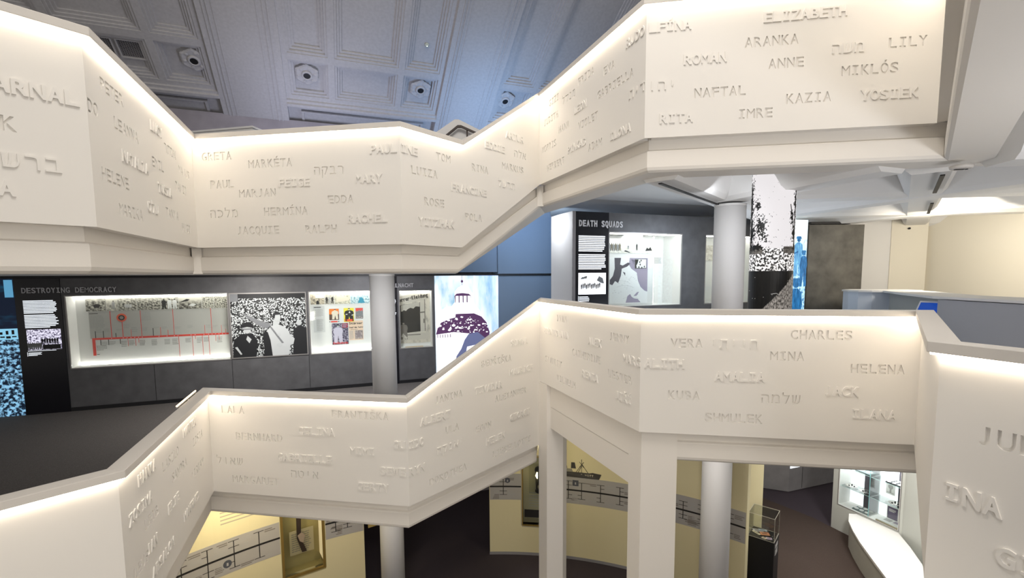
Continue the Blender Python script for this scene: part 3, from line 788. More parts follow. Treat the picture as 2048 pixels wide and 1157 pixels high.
track((5.22, 4.55), (5.95, 5.80), 'black lighting track farthest along the rib, close to the cream pillar')
t = thing('ceiling_sensor', 'small white sensor box with a black slot under the rib crossing', 'sensor', (3.97, 2.20, ZR - .03))
mb = MB(RAIL); mb.lathe([(.085, 0), (.08, -.02), (.07, -.028)], n=24); mb.build('housing', t)
mb = MB(BLACK); mb.box(-.05, .02, -.012, .012, -.034, -.026); mb.disc(.042, 0, .011, -.034, -.026, 10); mb.build('slot', t)

# ------------------------------------------------------------------ right-hand gallery walls
def wall2(name, a, b, z0, z1, th, mt):
    a, b = Vector((*a, 0)), Vector((*b, 0)); L = (b - a).length; d = math.degrees(math.atan2(b.y - a.y, b.x - a.x))
    return wallbox(name, frame(d, a), 0, L, z0, z1, -th, 0, mt)
F1 = LB1 + .17
wall2('wall_right', (4.90, 7.36), (5.95, 7.54), F1, 6.26, .15, DARKP)
wall2('wall_right', (5.90, 8.45), (6.95, 8.30), F1, 6.66, .15, COLM)
wall2('wall_right', (6.84, 8.29), (7.44, 8.18), F1, 6.66, .5, CREAMW)
wall2('wall_right', (7.44, 8.45), (7.95, 6.4), F1, 6.66, .2, CREAMW)
wall2('wall_right', (7.95, 6.4), (8.6, -1), F1, 6.66, .2, CREAMW)
wall2('wall_right', (-0.7, 9.9), (9.5, 9.9), F1, 6.9, .2, COLM)
mb = MB(BLACK); M = frame(9.7, (4.9, 7.36, 0)); mb.box(0, .75, 6.27, 6.31, -.1, .05); mb.v = [tuple(M @ Vector(v)) for v in mb.v]; trim(mb)
mb = MB(CREAMW); M = frame(-85, (7.95, 6.4, 0)); mb.box(-.2, 7, 6.15, 6.30, 0, .10); mb.v = [tuple(M @ Vector(v)) for v in mb.v]; trim(mb)
o = MB(BLACK); o.lathe([(.02, 0), (.02, .03), (.008, .04)], n=12, up='z'); o = o.build('wall_fixing', off=(0, 0, 0)); o.location = (7.10, 8.20, 6.22); o.rotation_euler = (PI / 2, 0, 0)
tag(o, 'tiny dark fixing near the top of the cream pillar', 'fixing')

# ------------------------------------------------------------------ ground floor curved walls
def arcwall(r, a0, a1, z0, z1, mt, th=0.14, n=40, holes=()):
    mb = MB(mt)
    cuts = sorted({a0 + (a1 - a0) * k / n for k in range(n + 1)} | {x for hl in holes for x in hl[:2]})
    for p, q in zip(cuts, cuts[1:]):
        mid = (p + q) / 2; spans = [(z0, z1)]
        for h0, h1, b0, b1 in holes:
            if h0 <= mid <= h1: spans = [(z0, b0), (b1, z1)]
        f = lambda rr, a: (rr * math.cos(math.radians(a)), rr * math.sin(math.radians(a)))
        for s0, s1 in spans:
            if s1 - s0 > .01: mb.prism([f(r, p), f(r, q), f(r + th, q), f(r + th, p)], s0, s1, 'z')
    return mb
RL, RR = 5.27, 5.84
NL = (130.8, 137.8, 0.63, 1.95)         # niche cut in the left curved wall (angles, heights)
NR = (89.3, 95.0, 0.58, 1.95)           # niche cut in the right curved wall
GC = LB0 - 0.31
struct(arcwall(RL, 124.2, 190, 0, GC, CREAM, holes=(NL,)).build('wall_left'))
struct(arcwall(RR, 57.0, 101.0, 0, GC, CREAM, holes=(NR,)).build('wall_front'))
struct(arcwall(RR - .006, 57.0, 101.05, 0, .055, SKIRT, th=.004).build('baseboard_front'))
struct(arcwall(RL - .006, 124.2, 190, 0, .055, SKIRT, th=.004).build('baseboard_left'))
wall2('wall_back', (-9.5, 4.2), (0.5, 9.6), 0, GC, .2, mat('ground_back_wall', (.20, .19, .20), .8))
# brown carpet of the right ground-floor room
mb = MB(CARPETB); mb.prism([(3.2, 3.0), (6.1, 3.0), (6.1, 7.2), (5.55, 8.15), (4.2, 9.6), (3.4, 8.0)], 0.0, 0.012, 'z'); mb.v = mb.v
struct(mb.build('floor'))
# cream pier that ends the curved wall by the pedestal
mb = MB(CREAM); mb.prism([(3.42, 5.72), (3.74, 5.86), (3.64, 6.2), (3.3, 6.06)], 0, 3.4, 'z'); o = mb.build('pillar', off=(3.4, 5.8, 0)); tag(o, 'pale cream square pier behind the clear acrylic case', 'pillar')
wall2('wall_front', (2.95, 6.0), (3.34, 6.05), 0, 3.3, .1, OLIVE)

# ------------------------------------------------------------------ grey exhibition wall at the back (local: s, height, towards viewer)
FB = LB0 + .17
mb = MB(GREYW)
mb.box(-5.24, 1.42, FB, 3.69, -.5, 0); mb.box(-5.24, 1.42, 5.02, 5.322, -.5, 0)
for a, b in ((-5.24, -5.19), (-2.68, -1.21), (0.30, 0.63), (1.36, 1.42)): mb.box(a, b, 3.69, 5.02, -.5, 0)
mb.box(-5.24, 1.42, 3.69, 5.02, -.5, -.42); mb.box(-9, -5.24, FB, 5.322, -.5, -.06); mb.box(1.42, 2.95, FB, 5.322, -.5, -.06)
for x in (-3.95, -2.66, -1.25, 0.31): mb.box(x - .004, x + .004, FB, 3.69, 0, .0015, BLACK)
mb.box(-5.24, 1.42, FB, FB + .07, 0, .012, BLACK)
mb.v = [tuple(MW @ Vector(v)) for v in mb.v]; struct(mb.build('wall_back'))

def flat(name, M, x0, x1, y0, y1, z, th, mt, label=None, cat=None, group=None, parent=None, off=None, extra=None, front=None):
    """a thin board standing at depth z (its front), with UVs; extra(mb) adds ink on its face"""
    mb = MB(mt); mb.box(x0, x1, y0, y1, z - th, z)
    if extra: extra(mb)
    base = off or ((x0 + x1) / 2, y0, z)
    o = mb.build(name, parent, base, M if parent is None else None, (x0, x1, y0, y1))
    if label: tag(o, label, cat, group)
    return o
def lines(mb, x0, x1, y0, y1, n, z, mt, th=.001, ragged=.12, fill=.5, rnd=None, words=False):
    """rows of text-like bars, top to bottom"""
    r = rnd or random.Random(int((x0 + 50) * 1000 + y0 * 77)); p = (y1 - y0) / n
    for k in range(n):
        y = y1 - (k + 1) * p; e = x1 - (x1 - x0) * ragged * r.random() * (3.0 if k == n - 1 else 1)
        if not words: mb.box(x0, e, y + p * (1 - fill) / 2, y + p * (1 + fill) / 2, z, z + th, mt); continue
        x = x0
        while x < e - .01:
            w = (x1 - x0) * (.05 + .12 * r.random()); mb.box(x, min(e, x + w), y + p * (1 - fill) / 2, y + p * (1 + fill) / 2, z, z + th, mt); x += w + (x1 - x0) * .022
def poly(mb, pts, z, mt, th=.001):
    mb.prism(pts, z, z + th, 'z', mt)
def person_ink(mb, x, y, h, z, body, skin, hat=None, lean=0.0, wide=1.0, th=.001):
    """a small printed standing figure"""
    w = h * .13 * wide
    poly(mb, [(x - w, y), (x - w * .25, y), (x, y + h * .4), (x + w * .3, y), (x + w, y), (x + w * .9, y + h * .5), (x + w * 1.1, y + h * .62), (x + w * .9 + lean, y + h * .80), (x + w * .3 + lean, y + h * .86), (x - w * .3 + lean, y + h * .86), (x - w * .9 + lean, y + h * .80), (x - w * 1.15, y + h * .6), (x - w * .9, y + h * .45)], z, body, th)
    mb.disc(x + lean, y + h * .925, h * .06, z, z + th * 1.2, 12, 'z', skin)
    if hat: poly(mb, [(x + lean - h * .09, y + h * .95), (x + lean + h * .09, y + h * .95), (x + lean + h * .06, y + h * 1.01), (x + lean - h * .06, y + h * 1.01)], z, hat, th * 1.4)

def showcase(M, x0, x1, y0, y1, dep, label, lit='top', ledge=True, n0=0.0, pane=True):
    t = thing('display_case', label, 'display case', ((x0 + x1) / 2, y0, n0), M); b = ((x0 + x1) / 2, y0, n0)
    mb = MB(CASEW); d = n0 - dep
    mb.box(x0, x1, y0, y1, d - .02, d); mb.box(x0 - .02, x0, y0, y1, d, n0 - .004); mb.box(x1, x1 + .02, y0, y1, d, n0 - .004)
    mb.box(x0, x1, y0 - .02, y0, d, n0 - .004); mb.box(x0, x1, y1, y1 + .02, d, n0 - .004); mb.build('case_interior', t, b)
    mb = MB(CASEF); ring(mb, x0 - .018, x1 + .018, y0 - .018, y1 + .018, .018, n0 - .003, n0 + .008); cf = mb.build('case_frame', t, b)
    mb = MB(STRIP)
    if lit == 'front': mb.box(x0 + .02, x1 - .02, y1 - .016, y1 - .004, n0 - .10, n0 - .03)
    else: mb.box(x0 + .02, x1 - .02, y1 - .014, y1 - .004, d + .02, d + .055)
    if lit == 'both': mb.box(x0 + .02, x1 - .02, y0 + .004, y0 + .012, d + .005, d + .03)
    tag(mb.build('case_light', t, b), 'glowing white light strip of the case')
    if pane:
        mb = MB(GLASS); mb.box(x0, x1, y0, y1, n0 - .012, n0 - .006); mb.build('glass_pane', cf, b)
    return t

# long timeline case
showcase(MW, -5.18, -2.685, 3.705, 4.998, .32, 'long lit glass-fronted case holding the red timeline', 'both')
zb = -.318
PH_T = [(-5.03, -4.735), (-4.725, -4.55), (-4.54, -4.25), (-4.24, -3.875), (-3.865, -3.58), (-3.57, -3.19), (-3.18, -2.985), (-2.975, -2.70)]
SEP_D, SEP_L = (.035, .03, .022), (.72, .69, .60)
lab = ['leftmost', 'second from the left', 'third from the left', 'fourth from the left', 'fifth from the left', 'sixth from the left', 'seventh from the left', 'rightmost']
for k, (a, b) in enumerate(PH_T):
    m = photo('archive_print_%d' % k, SEP_D, SEP_L, [5, 4, 7, 8, 6, 4, 9, 10][k], [.52, .42, .5, .52, .5, .55, .48, .50][k], .12, stretch=((b - a) / .24, 1), top=[(.6, 1.3, SEP_L), (.3, .9, SEP_L), (.7, 1.2, SEP_L), (.6, 1.2, SEP_L), (.6, 1.3, SEP_L), (.35, .8, SEP_L), (.8, 1.5, SEP_L), (.8, 1.5, SEP_L)][k])
    def ink(mb, k=k, a=a, b=b):
        w = b - a; z = zb + .006
        if k == 2: mb.box(a + w * .35, a + w * .72, 4.76, 4.82, z, z + .001, PAPERW); lines(mb, a + w * .38, a + w * .68, 4.765, 4.815, 3, z + .001, INKS)
        if k == 0: mb.disc(a + w * .55, 4.80, .05, z, z + .001, 14, 'z', INKB, ry=.035)
        if k == 1: person_ink(mb, a + w * .65, 4.74, .16, z, INKS, INKB)
        if k == 4:
            for q in (.18, .5, .8): person_ink(mb, a + w * q, 4.715, .20, z, PAPERW if q > .3 else INKB, INKB, wide=1.3)
        if k == 5: poly(mb, [(a + w * .42, 4.77), (a + w * .62, 4.75), (a + w * .78, 4.79), (a + w * .58, 4.81)], z, PAPERW); poly(mb, [(a, 4.83), (a + w * .4, 4.86), (a + w * .5, 4.89), (a + w * .35, 4.90)], z, INKB)
    flat('photo_print', MW, a, b, 4.705, 4.94, zb + .006, .005, m, 'black and white photo print, %s in the strip above the red timeline' % lab[k], 'photo', 'photo prints above the timeline', extra=ink)
t = thing('timeline_graphic', 'red timeline graphic with thin marker lines on the back of the long case', 'timeline', (-3.86, 3.86, zb), MW); tb = (-3.86, 3.86, zb)
mb = MB(BAND)
mb = MB(mat('timeline_backing', (.50, .485, .46), .6)); mb.box(-5.0, -2.70, 4.19, 4.70, zb, zb + .002); mb.build('grey_field', t, tb)
mb = MB(RED); mb.box(-4.975, -2.70, 4.165, 4.20, zb + .002, zb + .005); mb.box(-4.975, -4.93, 3.87, 4.165, zb + .002, zb + .005)
for x in (-4.68, -4.5, -4.44, -4.38, -4.32, -4.26, -4.2, -3.93, -3.80, -3.68, -3.62, -3.4, -3.33, -3.18, -3.1, -3.04, -2.98, -2.92, -2.86, -2.80): mb.disc(x, 4.183, .007, zb + .005, zb + .006, 8, 'z', PAPERW)
mb.build('red_bar', t, tb)
mb = MB(RED, INKB)
for x, y0, y1, w in ((-4.675, 4.2, 4.70, .010), (-4.50, 4.2, 4.49, .010), (-4.205, 4.2, 4.70, .008), (-3.68, 4.2, 4.705, .008), (-3.04, 4.2, 4.705, .008), (-4.37, 4.2, 4.34, .006), (-3.90, 4.2, 4.36, .007), (-3.78, 4.2, 4.30, .007), (-3.16, 4.2, 4.37, .006), (-2.87, 4.2, 4.36, .006), (-2.80, 4.2, 4.28, .006), (-4.43, 4.02, 4.165, .006), (-4.31, 4.02, 4.165, .006), (-4.26, 4.08, 4.165, .006), (-3.61, 3.76, 4.165, .006), (-3.38, 3.76, 4.165, .006), (-3.33, 4.1, 4.165, .006), (-3.21, 3.76, 4.165, .006), (-3.10, 3.76, 4.165, .006), (-2.98, 4.04, 4.165, .006), (-2.92, 4.06, 4.165, .006)): mb.box(x - w / 2, x + w / 2, y0, y1, zb + .002, zb + .004, RED)
for x, y0, y1 in ((-4.92, 4.2, 4.33), (-4.80, 4.2, 4.33), (-4.61, 4.2, 4.28), (-4.02, 4.2, 4.35), (-4.85, 4.06, 4.165), (-4.73, 4.06, 4.165), (-4.55, 4.07, 4.165)): mb.box(x - .005, x + .005, y0, y1, zb + .002, zb + .004, INKB)
mb.build('marker_lines', t, tb)
mb = MB(INKS)
r = random.Random(3)
for x in (-4.91, -4.79, -4.60, -4.36, -4.20, -4.01, -3.88, -3.66, -3.45, -3.14, -3.02, -2.85): lines(mb, x, x + .10, 4.28 + r.random() * .06, 4.36 + r.random() * .03, 3, zb + .002, INKS, words=True)
for x in (-4.84, -4.72, -4.54, -4.42, -4.25, -4.06, -3.85, -3.72, -3.5, -3.31, -3.19, -2.96): lines(mb, x, x + .10, 4.06 - r.random() * .06, 4.13, 4, zb, INKS, words=True)
lines(mb, -4.99, -4.77, 4.38, 4.63, 9, zb + .002, INKS, words=True); lines(mb, -4.19, -4.03, 4.50, 4.67, 7, zb + .002, INKS, words=True); lines(mb, -4.48, -4.38, 4.36, 4.45, 5, zb + .002, INKS, words=True)
lines(mb, -4.92, -4.76, 3.96, 4.06, 4, zb, INKS, words=True); mb.box(-4.92, -4.88, 3.885, 3.895, zb, zb + .002, INKB); mb.box(-4.99, -4.86, 4.655, 4.665, zb + .002, zb + .004, INKB)
mb.build('caption_text', t, tb)
mb = MB(ORANGE); mb.disc(-4.5, 4.57, .078, zb + .004, zb + .012, 28, 'z', mat('badge_red', (.85, .12, .05), .4)); mb.disc(-4.5, 4.57, .050, zb + .012, zb + .014, 24, 'z', INKB)
mb.disc(-4.5, 4.57, .030, zb + .014, zb + .0145, 16, 'z', mat('badge_grey', (.3, .26, .24), .5))
o = mb.build('round_badge', None, (-4.5, 4.49, zb), MW); tag(o, 'round orange-red badge with dark centre above the timeline', 'badge')

# crowd photograph between the two lit cases
CROWD = photo('crowd_print', (.008, .009, .010), (.68, .72, .72), 44, .44, .12, kind='voronoi', stretch=(1.1, 1))
t = thing('picture_board', 'large black and white photo panel of a crowd and a saluting man', 'photo panel', (-1.955, 3.73, 0.0), MW); pb = (-1.955, 3.73, 0)
mb = MB(CASEF); ring(mb, -2.655, -1.255, 3.70, 5.01, .022, -.002, .018); mb.build('panel_frame', t, pb)
pz = .008
o = flat('photo_print', MW, -2.633, -1.277, 3.722, 4.988, pz, .007, CROWD, parent=t, off=pb)
SH, SKIN, COAT, MID = photo('print_light', (.30, .32, .32), (.62, .65, .65), 9, .42, .2), mat('print_skin', (.50, .53, .53), .5), mat('print_dark', (.015, .016, .018), .5), mat('print_mid', (.20, .21, .22), .5)
mb = MB(SH)
X = lambda x: -2.633 + x * 1.356
Y = lambda y: 3.722 + y * 1.266
pp = lambda pts: [(X(a), Y(b)) for a, b in pts]
z = pz + .0004
poly(mb, [(X(.1), Y(.93)), (X(1), Y(.93)), (X(1), Y(1)), (X(.1), Y(1))], z, COAT, .0004); poly(mb, [(X(0), Y(.88)), (X(.1), Y(.88)), (X(.1), Y(1)), (X(0), Y(1))], z, MID, .0004)                                     # dark building line above the crowd
poly(mb, pp([(0, 0), (.30, 0), (.33, .25), (.27, .37), (.12, .37), (.02, .28)]), z, COAT)                                     # officer's coat
mb.disc(X(.20), Y(.44), .065, z + .001, z + .002, 18, 'z', SKIN, ry=.085)
poly(mb, pp([(.11, .46), (.12, .52), (.20, .56), (.28, .52), (.29, .46), (.20, .48)]), z + .002, COAT)                        # peaked cap
poly(mb, pp([(.12, .455), (.28, .455), (.26, .435), (.14, .435)]), z + .003, MID)
poly(mb, pp([(.20, .34), (.25, .28), (.22, .22), (.18, .28)]), z + .002, SH)
poly(mb, pp([(.03, .16), (.06, .17), (.12, .05), (.10, .04)]), z + .002, SH)
poly(mb, pp([(.80, 0), (1, 0), (1, .42), (.92, .48), (.82, .42)]), z, COAT); mb.disc(X(.9), Y(.52), .05, z, z + .001, 14, 'z', SKIN, ry=.06)
poly(mb, pp([(.44, 0), (.74, 0), (.78, .22), (.76, .38), (.70, .46), (.60, .51), (.52, .48), (.45, .40), (.43, .20)]), z + .002, SH)  # light shirt
poly(mb, pp([(.42, 0), (.52, 0), (.50, .25), (.47, .38), (.43, .42), (.40, .30)]), z + .003, COAT)
poly(mb, pp([(.46, .44), (.53, .50), (.36, .58), (.22, .66), (.17, .70), (.155, .69), (.21, .62), (.34, .50)]), z + .003, MID)          # raised arm
poly(mb, pp([(.17, .70), (.155, .69), (.13, .73), (.145, .735)]), z + .004, SKIN)
poly(mb, pp([(.54, .49), (.63, .51), (.64, .56), (.55, .56)]), z + .003, SKIN); mb.disc(X(.605), Y(.615), .062, z + .003, z + .004, 22, 'z', SKIN, ry=.088)  # head
poly(mb, pp([(.545, .60), (.55, .68), (.60, .71), (.655, .69), (.645, .66), (.58, .655), (.57, .60)]), z + .005, COAT)
poly(mb, pp([(.50, .46), (.52, .47), (.68, .20), (.66, .18)]), z + .003, MID)                                                  # strap
poly(mb, pp([(.58, .36), (.64, .36), (.64, .31), (.58, .31)]), z + .003, SKIN)
poly(mb, pp([(.78, .22), (.76, .34), (.83, .26), (.81, .17), (.70, .13), (.62, .15), (.62, .19), (.70, .20)]), z + .004, SH)
mb.disc(X(.62), Y(.17), .055, z + .005, z + .006, 14, 'z', SKIN, ry=.045)
mb.build('printed_figures', o, pb)

# second lit case with posters
showcase(MW, -1.20, 0.29, 3.705, 4.998, .32, 'lit glass-fronted case with small coloured posters, left of the round column', 'both')
PC = [(-1.19, -.915, (.06, .045, .03), (.75, .66, .50), 4), (-.905, -.715, (.05, .04, .03), (.76, .70, .58), 9), (-.705, -.39, (.18, .16, .08), (.82, .78, .62), 5), (-.38, .02, (.05, .22, .28), (.70, .84, .86), 7)]
pl = ['brownish photo print of a street, first in the strip above the posters', 'photo print of figures in a doorway, second in the strip above the posters', 'pale yellowish photo print, third in the strip above the posters', 'teal-tinted photo print with a blue tent shape, last in the strip above the posters']
for k, (a, b, d, l, s) in enumerate(PC):
    m = photo('street_print_%d' % k, d, l, s, .46, .14, stretch=((b - a) / .24, 1), top=(.55, 1.1, l))
    def ink(mb, k=k, a=a, b=b):
        w = b - a; zz = zb + .006
        if k == 3: poly(mb, [(a + w * .38, 4.735), (a + w * .48, 4.84), (a + w * .56, 4.865), (a + w * .64, 4.84), (a + w * .76, 4.735)], zz, mat('teal_ink', (.02, .28, .42), .5))
        if k == 0: poly(mb, [(a + w * .40, 4.73), (a + w * .42, 4.79), (a + w * .52, 4.815), (a + w * .60, 4.79), (a + w * .62, 4.73)], zz, INKB); mb.box(a + w * .35, a + w, 4.86, 4.93, zz, zz + .001, PAPERW)
        if k == 1:
            for q in (.2, .5, .8): person_ink(mb, a + w * q, 4.74, .16, zz, INKS if q == .5 else INKB, SKIN)
        if k == 2: poly(mb, [(a + w * .1, 4.76), (a + w * .1, 4.90), (a + w * .25, 4.93), (a + w * .4, 4.90), (a + w * .95, 4.86), (a + w * .95, 4.80), (a + w * .6, 4.78)], zz, PAPER)
    flat('photo_print', MW, a, b, 4.725, 4.965, zb + .006, .005, m, pl[k], 'photo', 'photo prints above the posters', extra=ink)
def poster(x0, x1, y0, y1, z, mt, label, ink, kind='poster'):
    return flat(kind, MW, x0, x1, y0, y1, z, .004, mt, label, kind, extra=ink)
def p_a(mb):
    z = zb + .006; mb.box(-.83, -.63, 4.375, 4.62, z, z + .001, ORANGE); mb.box(-.83, -.63, 4.375, 4.50, z + .001, z + .002, mat('brown_ink', (.10, .05, .03), .6))
    person_ink(mb, -.71, 4.39, .22, z + .002, PAPER, PAPER, INKB, wide=2.2); mb.box(-.80, -.66, 4.325, 4.355, z, z + .001, RED); mb.box(-.83, -.81, 4.33, 4.35, z, z + .001, INKB); mb.box(-.65, -.63, 4.33, 4.35, z, z + .001, INKB)
poster(-.84, -.62, 4.315, 4.63, zb + .006, PAPERW, 'orange and brown poster with a pale seated figure and a red title strip', p_a)
def p_b(mb):
    z = zb + .014; person_ink(mb, -.42, 4.335, .285, z, INKB, PAPERW, INKB, wide=2.4)
    mb.box(-.47, -.35, 4.335, 4.385, z + .002, z + .003, RED); lines(mb, -.46, -.36, 4.345, 4.38, 2, z + .003, ORANGE); mb.box(-.52, -.48, 4.335, 4.39, z, z + .001, ORANGE)
    poly(mb, [(-.43, 4.52), (-.41, 4.565), (-.39, 4.52)], z + .002, PAPERW); poly(mb, [(-.49, 4.48), (-.45, 4.49), (-.45, 4.50), (-.49, 4.50)], z + .002, PAPERW); poly(mb, [(-.37, 4.46), (-.33, 4.47), (-.335, 4.485), (-.37, 4.48)], z + .002, PAPERW)
poster(-.53, -.32, 4.325, 4.63, zb + .014, YELLOW, 'yellow poster with a large man in a black suit', p_b)
def p_c(mb):
    z = zb + .006; mb.box(-.28, -.13, 4.55, 4.62, z, z + .001, RED)
    for q, h in ((-.255, .13), (-.205, .15), (-.155, .14)): person_ink(mb, q, 4.44, h, z + .001, MID, SKIN, COAT, wide=1.4)
poster(-.285, -.125, 4.385, 4.625, zb + .006, photo('poster_c', (.04, .03, .04), (.55, .48, .46), 12, .5, .1), 'small dark poster with a red top and marching figures', p_c)
def p_d(mb):
    z = zb + .010; person_ink(mb, -.66, 3.87, .40, z, mat('lilac_ink', (.62, .58, .70), .5), SKIN, COAT, wide=1.75)
    mb.box(-.57, -.46, 4.20, 4.29, z, z + .001, mat('dark_red_ink', (.42, .03, .05), .5)); lines(mb, -.56, -.47, 4.21, 4.28, 2, z + .001, MAUVE, fill=.6)
    for q in range(11): mb.box(-.765 + q * .028, -.748 + q * .028, 3.845, 3.875 + .015 * ((q * 7) % 3 == 0), z + .002, z + .003, RED)
poster(-.785, -.45, 3.835, 4.30, zb + .010, photo('poster_d', (.06, .05, .10), (.66, .62, .74), 22, .5, .05, kind='voronoi'), 'tall lilac poster with a man in front of a crowd, lowest in the case', p_d)
def p_e(mb):
    z = zb + .006; mb.box(-.315, -.145, 3.935, 4.13, z, z + .001, photo('engraving', (.16, .12, .13), (.62, .52, .48), 8, .5, .2)); mb.disc(-.23, 4.03, .045, z + .001, z + .002, 16, 'z', mat('engraving_dark', (.3, .24, .25), .6), ry=.06)
    lines(mb, -.425, -.33, 3.93, 4.13, 12, z, INKS, words=True); lines(mb, -.40, -.18, 4.145, 4.16, 1, z, INKB, words=True)
np_ = poster(-.435, -.135, 3.915, 4.345, zb + .006, PEACH, 'peach newspaper front page with heavy black headlines', p_e, 'newspaper')
for tx, y, c, pt in (('Stürmer', 4.265, .05, .041), ('Kampf dem Teufel', 4.185, .028, .0185)):
    l = lettering(tx, -.43, y, c, pt, .0015, zb + .0078, INKB, 'headline', None, (-.285, 3.915, zb), MW, offset=.0015, wfrac=.9)
    mw = l.matrix_world.copy(); l.parent = np_; l.matrix_parent_inverse = np_.matrix_world.inverted(); l.matrix_world = mw
t = flat('text_sheet', MW, -1.15, -.92, 4.12, 4.69, zb + .003, .002, mat('sheet_grey', (.66, .66, .65), .6), 'pale grey text sheet on the left of the poster case', 'text sheet', extra=lambda mb: (lines(mb, -1.13, -.94, 4.46, 4.62, 9, zb + .003, INKS, words=True), lines(mb, -1.09, -.95, 4.15, 4.41, 13, zb + .003, INKS, words=True), mb.box(-1.13, -.99, 4.655, 4.67, zb + .003, zb + .004, INKB)))

# black text panel on the left and blue-lit crowd panel at the edge
t = thing('information_board', 'tall black glossy text panel with white glowing text, left end of the grey wall', 'text panel', (-5.555, FB, 0), MW); tb = (-5.555, FB, 0)
mb = MB(BLACKG); mb.box(-5.868, -5.242, FB, 5.322, -.058, .012); mb.build('panel', t, tb)
mb = MB(INKW); lines(mb, -5.765, -5.30, 4.71, 4.945, 9, .012, INKW, fill=.62); lines(mb, -5.765, -5.30, 4.455, 4.695, 9, .012, INKW, fill=.62); lines(mb, -5.76, -5.30, 4.045, 4.062, 1, .012, INKW); lines(mb, -5.755, -5.57, 3.965, 4.03, 4, .012, INKW); mb.box(-5.77, -5.764, 3.96, 4.035, .012, .013)
tag(mb.build('body_text', t, tb), 'glowing white rows of text')
def ink(mb):
    for q in range(7): person_ink(mb, -5.74 + q * .028, 4.08, .13, .014, MID, SKIN); person_ink(mb, -5.55 + q * .035, 4.17, .11, .014, COAT, SKIN)
    mb.box(-5.55, -5.30, 4.075, 4.16, .0155, .0165, COAT)
flat('lit_photo', MW, -5.755, -5.285, 4.07, 4.43, .014, .002, photo('panel_photo_left', (.05, .04, .09), (.80, .78, .95), 12, .48, .06, estr=.9, stretch=(1.3, 1)), parent=t, off=tb, extra=ink)
lettering('DESTROYING DEMOCRACY', -5.77, 5.07, .088, .0672, .010, .0235, INKG, 'title_lettering', t, tb, offset=.003, wfrac=.86)
BL_D, BL_L = (.002, .008, .022), (.26, .55, .82)
t = thing('picture_lightbox', 'blue-lit photo panel of a dense crowd at the left edge of the picture', 'photo panel', (-7.2, FB, 0), MW); tb = (-7.2, FB, 0)
flat('crowd_print', MW, -8.6, -5.875, FB, 4.30, .0, .05, photo('blue_crowd', BL_D, BL_L, 22, .53, .07, estr=.95, detail=4, stretch=(2.0, 1)), parent=t, off=tb)
flat('dark_print', MW, -8.6, -5.875, 4.30, 5.322, .0, .05, photo('blue_dark', (.001, .006, .02), (.01, .09, .17), 3, .6, .1, estr=.9), parent=t, off=tb)
def ink(mb):
    mb.box(-6.6, -5.875, 4.27, 4.46, .001, .002, mat('banner_pale', (.2, .4, .5), .5, emit=(.28, .66, .90), estr=.8))
    mb.box(-6.00, -5.885, 5.0, 5.30, .001, .002, photo('blue_portrait', (.0, .02, .08), (.2, .62, .95), 9, .5, .1, estr=.9))
mb = MB(COAT); ink(mb); mb.build('banner_print', t, tb)
mb = MB(COAT); r = random.Random(11)
for q in range(9): mb.box(-6.58 + q * .078, -6.545 + q * .078, 4.36, 4.40 + .035 * r.random(), .003, .004); mb.box(-6.58 + q * .078, -6.52 + q * .078, 4.29 + .02 * r.random(), 4.33, .003, .004)
mb.build('banner_marks', t, tb)

# black text panel, shop photograph case and burning building light panel on the right end of the grey wall
t = thing('information_board', 'narrow black text panel half hidden behind the round column', 'text panel', (.45, FB, 0), MW); tb = (.45, FB, 0)
mb = MB(BLACKG); mb.box(.31, .585, FB, 5.322, .001, .014); mb.build('panel', t, tb)
mb = MB(INKW); lines(mb, .34, .555, 4.70, 4.945, 9, .014, INKW, ragged=.25, fill=.6); lines(mb, .34, .56, 4.44, 4.67, 8, .014, INKW, ragged=.25, fill=.6); tag(mb.build('body_text', t, tb), 'glowing white rows of text')
lettering('KRISTALLNACHT', .085, 5.075, .085, .0665, .010, .0255, INKG, 'title_lettering', t, tb, offset=.003, wfrac=.86)
showcase(MW, .64, 1.35, 3.715, 4.99, .22, 'small lit case with the sepia shop photograph', 'top')
SP_D, SP_L = (.03, .025, .02), (.74, .68, .58)
def ink(mb):
    z = -.212; ink1 = mat('sepia_dark', (.045, .038, .03), .6); ink2 = mat('sepia_mid', (.22, .19, .16), .6); pale = mat('sepia_pale', (.66, .61, .53), .6)
    poly(mb, [(.645, 4.68), (1.34, 4.80), (1.34, 4.98), (.645, 4.98)], z, pale)
    poly(mb, [(.645, 4.86), (1.10, 4.95), (.9, 4.98), (.645, 4.98)], z + .001, PAPERW)
    poly(mb, [(.67, 4.02), (.67, 4.66), (1.12, 4.72), (1.12, 4.05)], z, ink1)
    poly(mb, [(.69, 4.52), (.69, 4.655), (1.11, 4.72), (1.11, 4.62), (1.02, 4.63), (.97, 4.58), (.90, 4.60), (.84, 4.57), (.80, 4.53), (.75, 4.55), (.72, 4.52)], z + .001, pale)
    for q in range(12): mb.box(.72 + q * .033, .724 + q * .033, 4.57 + q * .005, 4.65 + q * .005, z + .002, z + .003, ink2)
    poly(mb, [(1.12, 4.05), (1.12, 4.78), (1.22, 4.79), (1.22, 4.05)], z, pale); poly(mb, [(1.11, 4.47), (1.11, 4.50), (1.23, 4.51), (1.23, 4.48)], z + .002, ink2); mb.box(1.19, 1.215, 4.24, 4.34, z + .002, z + .003, ink2)
    mb.box(1.22, 1.235, 4.05, 4.79, z + .001, z + .002, ink2)
    mb.box(.645, 1.34, 3.86, 4.02, z, z + .001, pale); mb.box(.80, 1.12, 3.97, 3.99, z + .001, z + .002, ink2)
    person_ink(mb, .735, 3.88, .40, z + .003, ink2, mat('sepia_skin', (.35, .30, .25), .6), ink1, wide=1.7)
    poly(mb, [(.68, 3.95), (.72, 4.02), (.82, 3.92), (.80, 3.88)], z + .005, pale)
